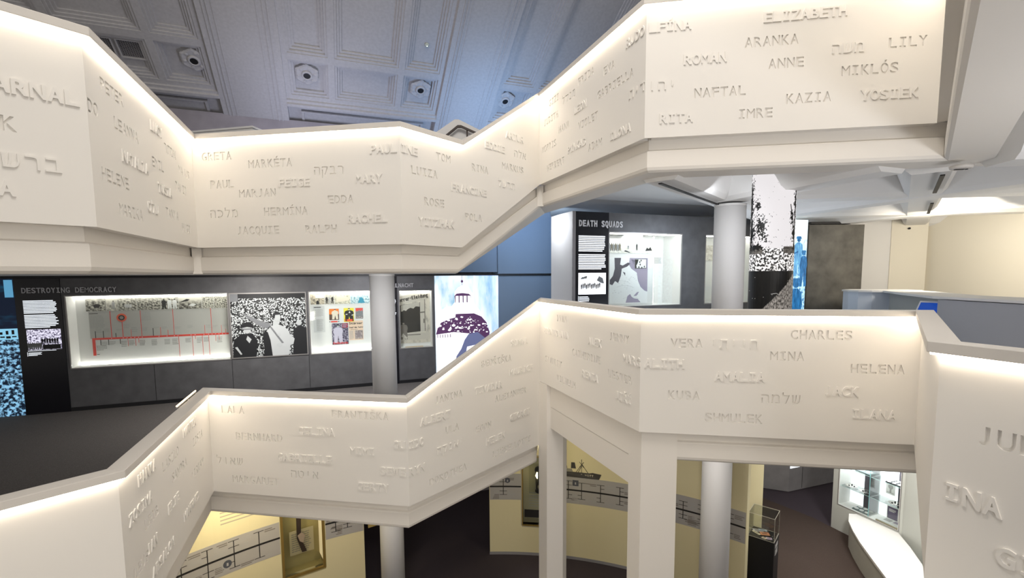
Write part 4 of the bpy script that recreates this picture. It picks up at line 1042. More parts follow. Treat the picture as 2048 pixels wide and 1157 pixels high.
o = flat('photo_print', MW, .645, 1.345, 3.79, 4.985, -.212, .006, photo('shop_print', SP_D, SP_L, 5, .3, .2), 'sepia photo of a ruined shop front under a sign', 'photo', extra=ink)
l = lettering('errer·Kleidung', 0, 0, .085, .047, .002, .002, bpy.data.materials['sepia_dark'], 'shop_sign_lettering', None, (0, 0, 0), MW @ Matrix.Translation((.66, 4.735, -.209)) @ Matrix.Rotation(math.radians(10), 4, 'Z'), offset=.004, wfrac=.95)
mw = l.matrix_world.copy(); l.parent = o; l.matrix_parent_inverse = o.matrix_world.inverted(); l.matrix_world = mw
mb = MB(mat('case_leaflet', (.72, .55, .36), .6)); mb.box(.75, 1.15, 3.717, 3.722, -.16, -.05); tag(mb.build('open_booklet', None, (.95, 3.717, -.1), MW), 'tan booklet lying on the floor of the shop photograph case', 'booklet')

t = thing('picture_lightbox', 'bright backlit photo panel of a burning domed building', 'photo panel', (2.18, FB, 0), MW); tb = (2.18, FB, 0)
SKY = photo('smoke_sky', (.10, .28, .40), (.93, .96, 1.0), 2.2, .47, .16, estr=1.0, detail=6)
flat('sky_print', MW, 1.43, 2.347, FB, 5.322, .002, .06, SKY, parent=t, off=tb)
flat('sky_print', MW, 2.353, 2.945, FB, 5.322, .002, .06, photo('smoke_sky_right', (.16, .34, .72), (.90, .96, 1.0), 1.8, .50, .20, estr=1.0, detail=6), parent=t, off=tb)
PU = mat('plum_print', (.05, .02, .06), .5, emit=(.075, .030, .085), estr=1.0); WL = mat('white_lit_print', (.9, .9, .9), .5, emit=(.97, .98, 1.0), estr=1.0); SLA = mat('slate_lit_print', (.1, .1, .2), .5, emit=(.10, .12, .22), estr=1)
mb = MB(PU); z = .0025
mb.box(2.057, 2.065, 5.08, 5.32, z, z + .001); mb.disc(2.061, 5.19, .030, z, z + .0012, 16)
poly(mb, [(1.44, FB + .05), (1.44, 4.45), (1.7, 4.62), (2.4, 4.62), (2.6, 4.30), (2.6, 3.6), (2.3, FB + .05)], z, WL)
poly(mb, [(1.88, 4.70), (1.88, 4.95), (1.97, 5.05), (2.07, 5.10), (2.18, 5.05), (2.30, 4.93), (2.28, 4.70)], z, WL)
poly(mb, [(1.88, 4.86), (1.93, 4.91), (2.07, 4.92), (2.22, 4.90), (2.27, 4.86), (2.26, 4.70), (1.89, 4.70)], z + .001, PU)
for q in range(4): mb.box(1.905 + q * .095, 1.975 + q * .095, 4.70, 4.855, z + .002, z + .003, WL)
poly(mb, [(1.80, 4.42), (1.80, 4.60), (1.87, 4.70), (2.3, 4.68), (2.42, 4.56), (2.44, 4.42)], z + .001, WL)
poly(mb, [(1.43, 3.98), (1.47, 4.12), (1.55, 4.25), (1.75, 4.33), (1.89, 4.36), (1.90, 4.44), (2.34, 4.44), (2.52, 4.36), (2.64, 4.22), (2.72, 3.98), (2.68, 3.70), (2.3, 3.66), (2.25, 3.95), (1.85, 4.02)], z + .002, PU)
r = random.Random(5)
for q in range(150):
    x, y = 1.50 + 1.18 * r.random(), 3.98 + .42 * r.random()
    if y > 4.40 - abs(x - 2.08) * .28 or (x < 1.9 and y < 4.05): continue
    s = .006 + .016 * r.random() ** 2; mb.disc(x, y, s * (1 + r.random()), z + .003, z + .004, 7, 'z', WL, ry=s)
poly(mb, [(1.43, 3.93), (1.85, 4.02), (2.22, 3.97), (2.05, 3.60), (1.75, FB + .3), (1.43, FB + .1)], z + .003, WL)
poly(mb, [(1.86, FB + .3), (1.90, 3.45), (2.02, 3.62), (2.10, 3.82), (2.20, 3.96), (2.42, 4.0), (2.72, 3.75), (2.72, FB + .3)], z + .004, SLA)
poly(mb, [(2.16, 3.66), (2.40, 3.70), (2.40, 3.58), (2.14, 3.56)], z + .005, WL)
for q in range(6): mb.box(1.46 + q * .06, 1.475 + q * .06, 3.90, 3.98, z + .004, z + .005, PU)
mb.build('printed_building', t, tb)

# ------------------------------------------------------------------ grey showcase block behind the void on the right half-level
MD = frame(30, NB * 5.0526)
D1, D2 = 3.39, 8.3
TOPZ = 6.48
mb = MB(GREYW)
mb.box(4.155, D2, F1, 4.70, -.9, 0); mb.box(4.155, D2, 6.13, TOPZ, -.9, 0)
mb.box(5.86, 6.44, 4.70, 6.13, -.9, 0); mb.box(7.70, D2, 4.70, 6.13, -.9, 0); mb.box(4.0, D2, 4.70, 6.13, -.9, -.62)
mb.box(D1 + .06, 4.155, F1, TOPZ, -.9, -.03)
mb.box(D1, D1 + .06, F1, TOPZ, -.9, .01, COLM)
mb.box(D1, D1 + .06, F1, TOPZ, -.012, .012, SKIRT)
mb.v = [tuple(MD @ Vector(v)) for v in mb.v]; o = struct(mb.build('wall_front'))
t = thing('information_board', 'tall black text panel with glowing text beside the map showcase', 'text panel', (3.81, F1, 0), MD); tb = (3.81, F1, 0)
mb = MB(BLACKG); mb.box(3.455, 4.15, F1, TOPZ, -.029, .004); mb.build('panel', t, tb)
mb = MB(INKW); lines(mb, 3.515, 4.08, 5.75, 6.05, 9, .004, INKW, ragged=.06, fill=.62); lines(mb, 3.515, 4.10, 5.42, 5.71, 9, .004, INKW, ragged=.06, fill=.62); lines(mb, 3.53, 3.76, 4.80, 4.93, 5, .004, INKW, ragged=.2); mb.box(3.512, 3.520, 4.79, 4.935, .004, .005)
tag(mb.build('body_text', t, tb), 'glowing white rows of text')
def ink(mb):
    for q in range(12): person_ink(mb, 3.58 + q * .035, 5.06 + .012 * (q % 3), .10, .0062, COAT, COAT)
    for q in range(6): poly(mb, [(3.56 + .02 * q, 5.25 + .01 * q), (3.60 + .02 * q, 5.29 + .01 * (q % 2)), (3.58 + .02 * q, 5.24)], .0062, MID)
    poly(mb, [(3.9, 5.22), (3.95, 5.30), (4.03, 5.26), (4.06, 5.16), (4.0, 5.17)], .0062, MID)
flat('lit_photo', MD, 3.515, 4.10, 4.96, 5.36, .006, .002, photo('lit_landscape', (.62, .68, .80), (1, 1, 1), 5, .42, .1, estr=1.0, detail=5), parent=t, off=tb, extra=ink)
lettering('DEATH SQUADS', 3.51, 6.215, .105, .079, .010, .0155, mat('title_silver', (.62, .62, .64), .4), 'title_lettering', t, tb, offset=.006, wfrac=.84)
showcase(MD, 4.17, 5.84, 4.72, 6.11, .56, 'deep lit showcase holding the big map', 'front')
showcase(MD, 6.46, 7.68, 4.72, 6.11, .56, 'lit showcase partly hidden behind the round column', 'front')
zc = -.20
t = thing('display_board', 'white display board inside the map showcase carrying prints and map', 'display board', (4.7, 4.72, zc), MD); tb = (4.7, 4.72, zc)
mb = MB(CASEW); mb.box(4.172, 5.33, 4.725, 6.02, zc - .03, zc); mb.build('board', t, tb)
mb = MB(STRIP); mb.box(5.332, 5.342, 4.73, 6.08, zc - .03, zc - .01); tag(mb.build('edge_light', t, tb), 'glowing edge of the board')
for k, (a, b, l) in enumerate([(4.18, 4.57, 'pale photo print of standing prisoners, left above the map'), (4.58, 5.31, 'wide pale photo print of figures on open ground, right above the map')]):
    def ink(mb, k=k):
        zz = zc + .006
        if k == 0:
            for q in range(8): person_ink(mb, 4.21 + q * .045, 5.78 + .01 * (q % 2), .15, zz, mat('sepia_b', (.13, .11, .08), .6) if q % 2 else MID, COAT, wide=1.2)
        else:
            person_ink(mb, 4.72, 5.82, .14, zz, MID, COAT); person_ink(mb, 4.92, 5.80, .14, zz, COAT, COAT)
            poly(mb, [(5.12, 5.79), (5.16, 5.86), (5.20, 5.83), (5.24, 5.87), (5.28, 5.80)], zz, COAT); poly(mb, [(4.62, 5.78), (4.66, 5.80), (4.78, 5.755), (4.74, 5.75)], zz, COAT)
    flat('photo_print', MD, a, b, 5.74, 5.985, zc + .006, .005, photo('pale_print_%d' % k, (.42, .38, .31), (.82, .80, .74), 4, .40, .2, stretch=(2, 1), top=(.45, .8, (.84, .83, .79))), l, 'photo', 'photo prints above the map', extra=ink)
def ink(mb):
    z = zc + .006
    poly(mb, [(5.02, 5.65), (5.185, 5.65), (5.185, 4.98), (5.12, 5.0), (5.02, 5.08), (4.96, 5.20), (4.93, 5.36), (4.80, 5.44), (4.74, 5.52), (4.76, 5.65)], z, MAUVE)
    poly(mb, [(4.41, 5.65), (4.56, 5.65), (4.54, 5.52), (4.60, 5.50), (4.72, 5.56), (4.78, 5.54), (4.70, 5.48), (4.58, 5.44), (4.56, 5.30), (4.50, 5.16), (4.43, 5.20), (4.37, 5.12), (4.31, 5.14), (4.31, 5.22), (4.38, 5.30), (4.42, 5.44)], z, MAPSEA)
    poly(mb, [(4.60, 5.38), (4.66, 5.36), (4.66, 5.30)], z, MAPSEA); poly(mb, [(4.80, 5.63), (4.88, 5.60), (4.87, 5.52), (4.83, 5.54)], z, MAPSEA)
    poly(mb, [(4.68, 4.77), (4.72, 4.90), (4.78, 4.94), (4.82, 4.88), (4.88, 4.85), (4.96, 4.84), (5.03, 4.77)], z, MAUVE); poly(mb, [(4.86, 4.90), (4.94, 4.97), (4.99, 4.98), (4.93, 4.90)], z, MAUVE)
    for q in range(34):
        r = random.Random(q); x, y = 4.36 + .6 * r.random(), 4.92 + .42 * r.random(); mb.box(x, x + .03, y, y + .004, z, z + .0006, INKS)
    for cx, cy, rr in ((4.66, 4.98, .26), (4.55, 5.05, .30), (4.80, 4.75, .26)):
        for q in range(14):
            a = .7 + q * .12; mb.box(cx + rr * math.cos(a) - .02, cx + rr * math.cos(a), cy + rr * .5 * math.sin(a), cy + rr * .5 * math.sin(a) + .004, z, z + .0008, INKS)
flat('map', MD, 4.30, 5.19, 4.755, 5.66, zc + .006, .005, mat('map_land', (.88, .87, .86), .6), 'large map with mauve and black areas in the showcase', 'map', extra=ink)
def ink(mb):
    z = zc + .014
    poly(mb, [(4.885, 5.62), (4.96, 5.62), (4.94, 5.55), (4.91, 5.50), (4.92, 5.46), (4.885, 5.45)], z, INKB)
    for a, b in ((4.99, 5.57), (5.02, 5.60), (4.97, 5.47), (5.04, 5.46), (5.10, 5.48), (5.0, 5.52)): mb.disc(a, b, .014, z, z + .001, 8, 'z', INKB, ry=.02)
    ring(mb, 4.88, 5.15, 5.445, 5.635, .008, z, z + .001)
    mb.mi[-24:] = [mb.m(INKB)] * 24
flat('inset_map', MD, 4.88, 5.15, 5.445, 5.635, zc + .014, .004, PAPERW, 'small framed inset map set on the upper right of the large map', 'map', extra=ink)
lines_mb = MB(INKS); lines(lines_mb, 5.62, 5.80, 5.55, 5.68, 5, -.556, INKS, words=True); o = lines_mb.build('wall_caption', None, (5.7, 5.55, -.556), MD); tag(o, 'small grey caption text on the right back of the map showcase', 'caption')
# second showcase: prints and an instrument
flat('photo_print', MD, 6.50, 7.60, 5.62, 5.95, -.546, .005, photo('pale_print_9', (.35, .32, .27), (.80, .77, .70), 5, .45, .2, stretch=(2.5, 1)), 'pale photo print high in the showcase behind the column', 'photo')
t = thing('wooden_artefact', 'brown curved wooden artefact on the floor of the showcase behind the column', 'artefact', (6.62, 4.72, -.3), MD)
mb = MB(mat('artefact_wood', (.30, .13, .05), .4)); mb.tube([(-.14, .10, 0), (-.08, .13, 0), (0, .12, .01), (.08, .16, 0)], .022); mb.tube([(-.1, .0, 0), (-.06, .02, 0), (.0, .01, 0), (.08, .03, 0)], .02); mb.build('body', t)
mb = MB(BLACK); mb.tube([(.0, 0, 0), (.02, .14, 0), (.06, .30, -.02)], .014); mb.tube([(-.10, 0, .02), (-.12, .10, .02)], .010); mb.build('stand', t)

# ------------------------------------------------------------------ round column with the backlit landscape picture
def wrapped_column():
    cx, cy, R = 2.88, 3.47, .235
    t = thing('picture_column', 'fat round column wrapped with a backlit black and white picture of trees and a crowd', 'column', (cx, cy, F1))
    H = 6.70 - F1; mb = MB(mat('lit_sky_white', (.08, .08, .08), .5, emit=(.80, .765, .775), estr=1.0))
    mb.lathe([(R, 0), (R, H)], n=48); mb.build('sky_wrap', t)
    a0 = math.atan2(-2.6678 - cy, .742 - cx)
    def wrap(name, u0, u1, z0, z1, mt, rr, nu=24, nz=30, keep=None, lab=None):
        m2 = MB(mt); me_uv = []
        f = lambda u, z: ((R + rr) * math.cos(a0 + u), (R + rr) * math.sin(a0 + u), z - F1)
        for i in range(nu):
            for j in range(nz):
                ua, ub = u0 + (u1 - u0) * i / nu, u0 + (u1 - u0) * (i + 1) / nu; za, zb_ = z0 + (z1 - z0) * j / nz, z0 + (z1 - z0) * (j + 1) / nz
                if keep and not keep((ua + ub) / 2, (za + zb_) / 2): continue
                m2.face([f(ua, za), f(ub, za), f(ub, zb_), f(ua, zb_)], None, True)
        o = m2.build(name, t); ul = o.data.uv_layers.new(name='UVMap')
        for lp in o.data.loops:
            v = o.data.vertices[lp.vertex_index].co; ul.data[lp.index].uv = (((math.atan2(v.y, v.x) - a0 + PI) % (2 * PI) - PI - u0) / (u1 - u0), (v.z + F1 - z0) / (z1 - z0))
        return o
    BK = mat('lit_black', (.01, .01, .01), .4); r = random.Random(4)
    # foreground bank, crowd band
    wrap('dark_foreground', -1.6, 1.6, F1 + .02, 5.38, BK, .0015, 24, 4)
    wrap('crowd_band', -1.6, 1.6, 5.36, 5.62, photo('col_crowd', (.01, .01, .01), (.92, .90, .89), 10, .52, .05, estr=.9, detail=5, stretch=(3.0, 1)), .002, 24, 4)
    wrap('horizon_strip', -1.6, 1.6, 5.56, 5.64, photo('col_horizon', (.015, .012, .010), (.30, .28, .25), 8, .5, .2, stretch=(2, .4)), .0025, 24, 3, lambda u, z: u < -.35 or u > .55)
    wrap('slope_bank', -.5, 1.6, 4.80, 5.32, photo('col_bank', (.03, .025, .02), (.42, .39, .36), 16, .5, .12, estr=.5, stretch=(2, 1)), .003, 60, 40, lambda u, z: z < 4.86 + (u + .5) * .27)
    dots = sorted({(round(r.uniform(-1.3, 1.3), 2), round(r.uniform(5.0, 5.3), 2)) for _ in range(10)})
    hsh = lambda a, b: math.sin(a * 12.9898 + b * 78.233) * 43758.5453 % 1.0
    def vn(x, y):
        i, j = math.floor(x), math.floor(y); u, v = x - i, y - j; u, v = u * u * (3 - 2 * u), v * v * (3 - 2 * v)
        return (hsh(i, j) * (1 - u) + hsh(i + 1, j) * u) * (1 - v) + (hsh(i, j + 1) * (1 - u) + hsh(i + 1, j + 1) * u) * v
    TREES = [(-1.25, 6.10, .25, .40, .62), (-1.15, 5.80, .35, .25, .62), (-.75, 6.12, .22, .08, .52), (-.55, 5.88, .30, .14, .60), (-.40, 5.76, .25, .08, .5), (-.85, 5.64, .5, .05, .72), (1.2, 6.15, .16, .3, .55), (.95, 5.98, .14, .10, .52), (1.15, 5.80, .2, .15, .5), (1.3, 5.63, .3, .05, .66), (-1.3, 6.40, .12, .1, .5)]
    def leaf(u, z):
        L = max(d * math.exp(-((u - cu) / su) ** 2 - ((z - cz) / sz) ** 2) for cu, cz, su, sz, d in TREES)
        return L + (vn(u * 16, z * 60) - .5) * .55 + (vn(u * 34 + 9, z * 130) - .5) * .4 > .36
    wrap('tree_foliage', -1.5, 1.5, 5.55, 6.50, BK, .003, 150, 210, leaf)
    m2 = MB(BK)
    f = lambda u, z: ((R + .004) * math.cos(a0 + u), (R + .004) * math.sin(a0 + u), z - F1)
    for br in ([(-1.15, 5.6), (-1.18, 5.9), (-1.25, 6.4)], [(-1.15, 5.75), (-.9, 5.88), (-.55, 5.92)], [(1.2, 5.6), (1.2, 5.9), (1.22, 6.40)], [(1.2, 5.7), (1.0, 5.95), (.82, 6.12)], [(-1.18, 6.0), (-.95, 6.1), (-.75, 6.14)]): m2.tube([f(*q) for q in br], .004, 6)
    m2.build('tree_branches', t)
    m2 = MB(PAPERW)
    for u, z in dots: p = Vector(f(u, z)); m2.lathe([(.004, p.z), (.004, p.z + .007)], p.x, p.y, n=6)
    m2.tube([f(.05, 5.09), f(.3, 5.10), f(.45, 5.07)], .004, 6); m2.build('pale_specks', t)
wrapped_column()
# blue-lit photo strip next to it
MS = frame(25, (4.10, 6.20, 0))
t = thing('picture_lightbox', 'narrow blue-lit photo panel of standing figures beside the picture column', 'photo panel', (.2, F1, 0), MS); tb = (.2, F1, 0)
o = flat('backlit_print', MS, 0, .40, F1, 6.25, 0, .06, photo('blue_strip', (.01, .10, .30), (.55, .88, 1.0), 9, .47, .10, estr=1.0, detail=5, stretch=(1, 4.5), top=(.72, .95, (.82, .96, 1.0))), parent=t, off=tb)
B1 = photo('blue_ink_lit', (.0, .05, .16), (.03, .20, .46), 14, .5, .2, estr=.9); B2 = photo('blue_mid_lit', (.01, .12, .32), (.20, .52, .80), 14, .5, .2, estr=.9)
mb = MB(B1)
person_ink(mb, .22, 5.28, .68, .0005, B2, B1, B1, wide=1.0); person_ink(mb, .34, 5.10, .62, .001, B1, B1, B1, wide=.9); person_ink(mb, .20, 4.05, 1.18, .0015, B1, B1, B1, wide=.9)
mb.tube([(.10, 5.66, .002), (.20, 5.70, .002)], .012, 6); mb.build('printed_figures', t, tb, None, (0, .40, F1, 6.25))

# ------------------------------------------------------------------ reception counter on the right half-level
t = thing('counter', 'long curved counter with rounded pale blue end and grey front behind the right balustrade', 'counter', (5.6, 5.6, F1))
CT = 5.03
outer = [(5.33, 6.78)] + [(5.62 + .36 * math.cos(math.radians(a)), 6.60 + .36 * math.sin(math.radians(a))) for a in range(150, 271, 15)] + [(5.62, 6.2)]
mb = MB(mat('counter_pale', (.62, .68, .78), .5)); C0 = (5.6, 5.6, F1)
end = [(5.26, 6.75), (5.25, 6.55), (5.32, 6.38), (5.48, 6.27), (5.72, 6.22), (6.05, 6.25), (6.3, 6.45), (6.3, 6.85), (5.5, 6.98)]
mb.prism(end, F1, CT - .03, 'z'); mb.build('rounded_end', t, C0)
mb = MB(mat('counter_grey', (.42, .43, .47), .6)); mb.prism([(5.05, 4.05), (5.35, 4.15), (5.9, 2.3), (5.9, -.5), (5.45, -.5), (5.35, 2.2)], F1, CT - .04, 'z'); mb.build('front', t, C0)
mb = MB(mat('counter_sage', (.50, .50, .48), .6)); mb.prism([(5.72, 6.22), (5.40, 4.3), (5.9, 4.3), (6.2, 6.3)], F1, CT - .05, 'z'); mb.build('middle', t, C0)
mb = MB(COLM); top = [(5.24, 6.76), (5.23, 6.54), (5.31, 6.36), (5.46, 6.25), (5.60, 6.18), (5.30, 5.2), (5.02, 4.1), (5.33, 2.2), (5.43, -.5), (6.0, -.5), (6.0, 2.4), (5.7, 4.3), (6.2, 6.2), (6.35, 6.45), (6.34, 6.88), (5.5, 7.02)]
mb.prism(top, CT - .03, CT, 'z'); mb.build('worktop', t, C0)
t = thing('touch_screen', 'tilted blue touch screen with a pale text line on the counter front', 'screen', (4.98, 4.30, 4.80))
MT = frame(-58, (5.03, 4.40, 4.82)) @ Matrix.Rotation(math.radians(-35), 4, 'X')
mb = MB(COLM); mb.box(-.02, .42, -.06, .24, -.05, -.002); mb.v = [tuple(MT @ Vector(v)) for v in mb.v]; mb.build('screen_housing', t, (5.03, 4.36, 4.86))
mb = MB(SCREEN); mb.box(.0, .40, -.03, .21, -.002, .003)
lines(mb, .05, .36, .015, .04, 1, .003, mat('screen_text', (.5, .6, .9), .4, emit=(.5, .65, 1), estr=.9), fill=.8)
mb.v = [tuple(MT @ Vector(v)) for v in mb.v]; tag(mb.build('display', t, (5.03, 4.36, 4.86)), 'glowing deep blue display')

# ------------------------------------------------------------------ upper level: stair parapet with dark handrail, ledge, lit rail
t = thing('stair_parapet', 'pale stair parapet with a dark handrail peeking over the dip in the upper rail', 'parapet', (-1.5, 5.4, 6.9))
mb = MB(COLM); MPp = frame(9, (-1.98, 5.36, 0)); mb.prism([(.0, 6.6), (.0, 7.74), (.40, 8.00), (.47, 8.00), (.95, 7.76), (.95, 6.6)], -.12, 0, 'z'); mb.v = [tuple(MPp @ Vector(v)) for v in mb.v]; mb.build('parapet_wall', t, (-1.5, 5.4, 6.9))
mb = MB(DARKWOOD); pts = [(.10, 7.60), (.22, 7.69), (.46, 7.875), (.52, 7.875), (.82, 7.74)]
for a, b in zip(pts, pts[1:]): mb.hexa([tuple(MPp @ Vector((a[0], a[1], z))) for z in (.05, .10)] + [tuple(MPp @ Vector((a[0], a[1] - .035, z))) for z in (.10, .05)], [tuple(MPp @ Vector((b[0], b[1], z))) for z in (.05, .10)] + [tuple(MPp @ Vector((b[0], b[1] - .035, z))) for z in (.10, .05)])
mb.tube([MPp @ Vector((.62, 7.80, .075)), MPp @ Vector((.62, 7.66, .075)), MPp @ Vector((.62, 7.64, 0))], .012); mb.build('handrail', t, (-1.5, 5.4, 6.9))
mb = MB(COLM); M = frame(-3, (-6.4, 4.78, 0)); mb.box(0, 1.5, 7.0, 7.83, -.2, 0); mb.box(0, 1.52, 7.83, 7.86, -.22, .02); mb.v = [tuple(M @ Vector(v)) for v in mb.v]; trim(mb)
t = thing('lit_handrail', 'thin glowing rail along the far side of the left balustrade climbing to its top corner', 'handrail', (-4.1, 2.3, LB0 + .2))
d_ = (U1 - U0).normalized(); n_ = Vector((d_.y, -d_.x, 0)); q_ = U0 - n_ * .100 + Vector((0, 0, 4.002))
for nm, dz, mt in (('rail_bar', 0, RAIL), ('rail_glow', .014, mat('amber_led', (1, .8, .5), .5, emit=(1.0, .80, .50), estr=2.5))):
    mb = MB(mt); mb.tube([q_ + d_ * 1.70 + Vector((0, 0, dz)), q_ + d_ * 2.40 + Vector((0, 0, dz))], .008); mb.build(nm, t, (-4.1, 2.3, LB0 + .2))
mb = MB(RAIL)
for u in (1.8, 2.1, 2.4): p = q_ + d_ * u; mb.tube([p, p - Vector((0, 0, 4.012 - LB0 - .17))], .006)
mb.build('rail_posts', t, (-4.1, 2.3, LB0 + .2))

# ------------------------------------------------------------------ ground floor: timeline bands on the curved walls
def pol(r, a): return (r * math.cos(math.radians(a)), r * math.sin(math.radians(a)))
class ARC:
    """ink laid on a curved wall: u in metres along the wall (left to right as seen), y height"""
    def __init__(s, R, a_left): s.R = R; s.a = math.radians(a_left); s.lim = None
    def p(s, u, y, lift): a = s.a - u / s.R; r = s.R - lift; return (r * math.cos(a), r * math.sin(a), y)
    def box(s, mb, u0, u1, y0, y1, l0, l1, mt=None, n=None):
        n = n or max(1, int((u1 - u0) / .15))
        for k in range(n):
            a, b = u0 + (u1 - u0) * k / n, u0 + (u1 - u0) * (k + 1) / n
            mb.hexa([s.p(a, y0, l0), s.p(b, y0, l0), s.p(b, y1, l0), s.p(a, y1, l0)], [s.p(a, y0, l1), s.p(b, y0, l1), s.p(b, y1, l1), s.p(a, y1, l1)], mt)
    def poly(s, mb, pts, l0, l1, mt): mb.hexa([s.p(u, y, l0) for u, y in pts], [s.p(u, y, l1) for u, y in pts], mt)
    def words(s, mb, u0, u1, y0, y1, n, lift, mt, right=False):
        r = random.Random(int(u0 * 991 + y0 * 331)); ph = (y1 - y0) / n
        for k in range(n):
            L = (u1 - u0) * (.55 + .45 * r.random()); a, b = (u1 - L, u1) if right else (u0, u0 + L)
            if s.lim: a, b = max(a, s.lim[0]), min(b, s.lim[1])
            if b - a < .02 or (s.lim and not 1.10 < y1 - (k + 1) * ph < y1 - k * ph < 1.595): continue
            s.box(mb, a, b, y1 - (k + 1) * ph + ph * .25, y1 - k * ph - ph * .2, lift, lift + .001, mt, 1)
    def branch(s, mb, tb, u, up, dn, seed):
        r = random.Random(seed); w = .006
        if up: s.box(mb, u - w, u + w, 1.35, 1.35 + up, .004, .006, INKB, 1)
        if dn: s.box(mb, u - w, u + w, 1.35 - dn, 1.35, .004, .006, INKB, 1)
        for sg, h in [(1, up)] * bool(up) + [(-1, dn)] * bool(dn):
            for side in (-1, 1):
                for fr in ((1.0,) if r.random() < .4 else (1.0, .55)):
                    if r.random() < .05: continue
                    y = 1.35 + sg * h * fr; a, b = (u, u + .07) if side > 0 else (u - .07, u)
                    if s.lim: a, b = max(a, s.lim[0]), min(b, s.lim[1])
                    s.box(mb, a, b, y - .004, y + .004, .004, .006, INKB, 1)
                    wl_ = .10 + .12 * r.random(); n = r.choice((2, 2, 3, 4, 4))
                    a, b = (u + .08, u + .08 + wl_) if side > 0 else (u - .08 - wl_, u - .08)
                    s.words(tb, a, b, y - .022 * n, y + .012, n, .004, INKS if r.random() < .7 else mat_ink, right=side < 0)
mat_ink = mat('brown_grey_ink', (.22, .20, .18), .7)
mat_band = BAND
def band(arc, u0, u1, label, branches, group='timeline bands on the cream walls'):
    base = arc.p((u0 + u1) / 2, 1.09, 0); t = thing('timeline_band', label, 'timeline', base, None, group)
    mb = MB(mat_band); arc.box(mb, u0, u1, 1.09, 1.60, .0005, .004); mb.build('band', t, base)
    mb = MB(INKB); tb = MB(INKS)
    arc.box(mb, u0, u1, 1.336, 1.364, .004, .0065)
    arc.box(mb, u0, u1, 1.595, 1.60, .004, .0045, INKS); arc.box(mb, u0, u1, 1.09, 1.094, .004, .0045, INKS)
    arc.lim = (u0 + .02, u1 - .02)
    for k, (u, up, dn) in enumerate(branches): arc.branch(mb, tb, u, up, dn, int(u * 100))
    mb.build('time_line', t, base); tb.build('caption_text', t, base); arc.lim = None; return t
AL_ = ARC(RL, 190.0); AR_ = ARC(RR, 101.0)
uL = lambda a: math.radians(190.0 - a) * RL
uR = lambda a: math.radians(101.0 - a) * RR
tA = band(AL_, uL(176), uL(137.9), 'curved timeline band left of the brass-framed niche', [(uL(156), .18, .20), (uL(151.6), .18, .16), (uL(148.2), .20, .22), (uL(144.6), .20, .20), (uL(141.0), .20, .20)])
tB = band(AL_, uL(130.7), uL(124.3), 'short timeline band right of the brass-framed niche', [(uL(129.0), .12, .16), (uL(127.0), .14, .14)])
tC = band(AR_, uR(100.9), uR(95.1), 'short timeline band on the left end of the right-hand curved wall', [(uR(98.4), .16, .16)])
tD = band(AR_, uR(89.2), uR(57.1), 'long timeline band under the ship silhouette, passing behind the pillars', [(uR(86.4), .17, .17), (uR(84.0), .15, .16), (uR(80.6), .15, .17), (uR(77.2), .16, .16), (uR(73), .16, .16), (uR(66.6), .15, .15), (uR(63.6), .16, .16), (uR(59.5), .16, .16)])
def pic(arc, u, y, w, h, label, round_=False):
    base = arc.p(u, y, .006)
    mb = MB(photo('tiny_print_%d' % int(u * 100), (.01, .01, .02), (.16, .17, .20), 3, .5, .2))
    if round_: arc.poly(mb, [(u + w * math.cos(k * PI / 10), y + h * math.sin(k * PI / 10)) for k in range(20)], .0065, .010, None)
    else: arc.box(mb, u - w, u + w, y - h, y + h, .0065, .010)
    arc.poly(mb, [(u - w * .25, y - h * .5), (u + w * .25, y - h * .5), (u + w * .2, y + h * .3), (u - w * .2, y + h * .3)], .010, .011, INKS)
    tag(mb.build('small_picture', None, base), label, 'picture')
pic(AL_, uL(145.6), 1.24, .055, .055, 'round dark portrait picture on the timeline band left of the niche', True)
pic(AR_, uR(97.6), 1.47, .05, .05, 'round dark picture on the short timeline band at the wall end', True)
pic(AR_, uR(85.1), 1.49, .055, .055, 'square dark picture on the long timeline band below the ship')
# small wall text above the left band
mb = MB(INKS)
for k in range(6): AL_.words(mb, uL(146.2), uL(146.2) + 1.0 - .08 * k, 2.10 - k * .055, 2.135 - k * .055, 1, .0005, mat('faint_ink', (.45, .40, .30), .7))
tag(mb.build('wall_text', None, AL_.p(uL(144), 1.8, 0)), 'faint rows of wall text on the bright cream wall above the left timeline', 'wall text')
# ship silhouette with its name
base = AR_.p(uR(85), 1.61, 0); t = thing('ship_cutout', 'dark ship silhouette with lettering standing above the long timeline band', 'ship sign', base)
SHIPM = mat('ship_grey', (.06, .055, .05), .6); SHIPL = mat('ship_pale', (.30, .28, .22), .6); mb = MB(SHIPM); u = uR(90.5)
AR_.poly(mb, [(u, 1.625), (u + .98, 1.605), (u + 1.02, 1.70), (u + .86, 1.715), (u + .80, 1.70), (u + .55, 1.70), (u, 1.70)], .0005, .012, SHIPM); mb.build('hull', t, base)
mb = MB(SHIPL); AR_.poly(mb, [(u, 1.70), (u + .50, 1.70), (u + .48, 1.755), (u, 1.78)], .0005, .010, SHIPL)
for k in range(9): AR_.box(mb, u + .04 + k * .048, u + .062 + k * .048, 1.715, 1.745, .010, .011, SHIPM)
mb.build('decks', t, base)
mb = MB(SHIPM)
for f0 in (u + .34, u + .50): AR_.poly(mb, [(f0 - .035, 1.77), (f0 + .055, 1.77), (f0 + .035, 1.88), (f0 - .03, 1.88)], .0005, .012, SHIPM)
mb.build('funnels', t, base)
mb = MB(SHIPM)
for a, b in (((.66, 1.70), (.66, 1.95)), ((.56, 1.70), (.665, 1.86)), ((.78, 1.70), (.665, 1.86)), ((.62, 1.90), (.70, 1.80)), ((.62, 1.80), (.70, 1.90)), ((.60, 1.70), (.66, 1.83))): mb.tube([AR_.p(u + a[0], a[1], .008), AR_.p(u + b[0], b[1], .008)], .004, 6)
mb.build('mast', t, base)
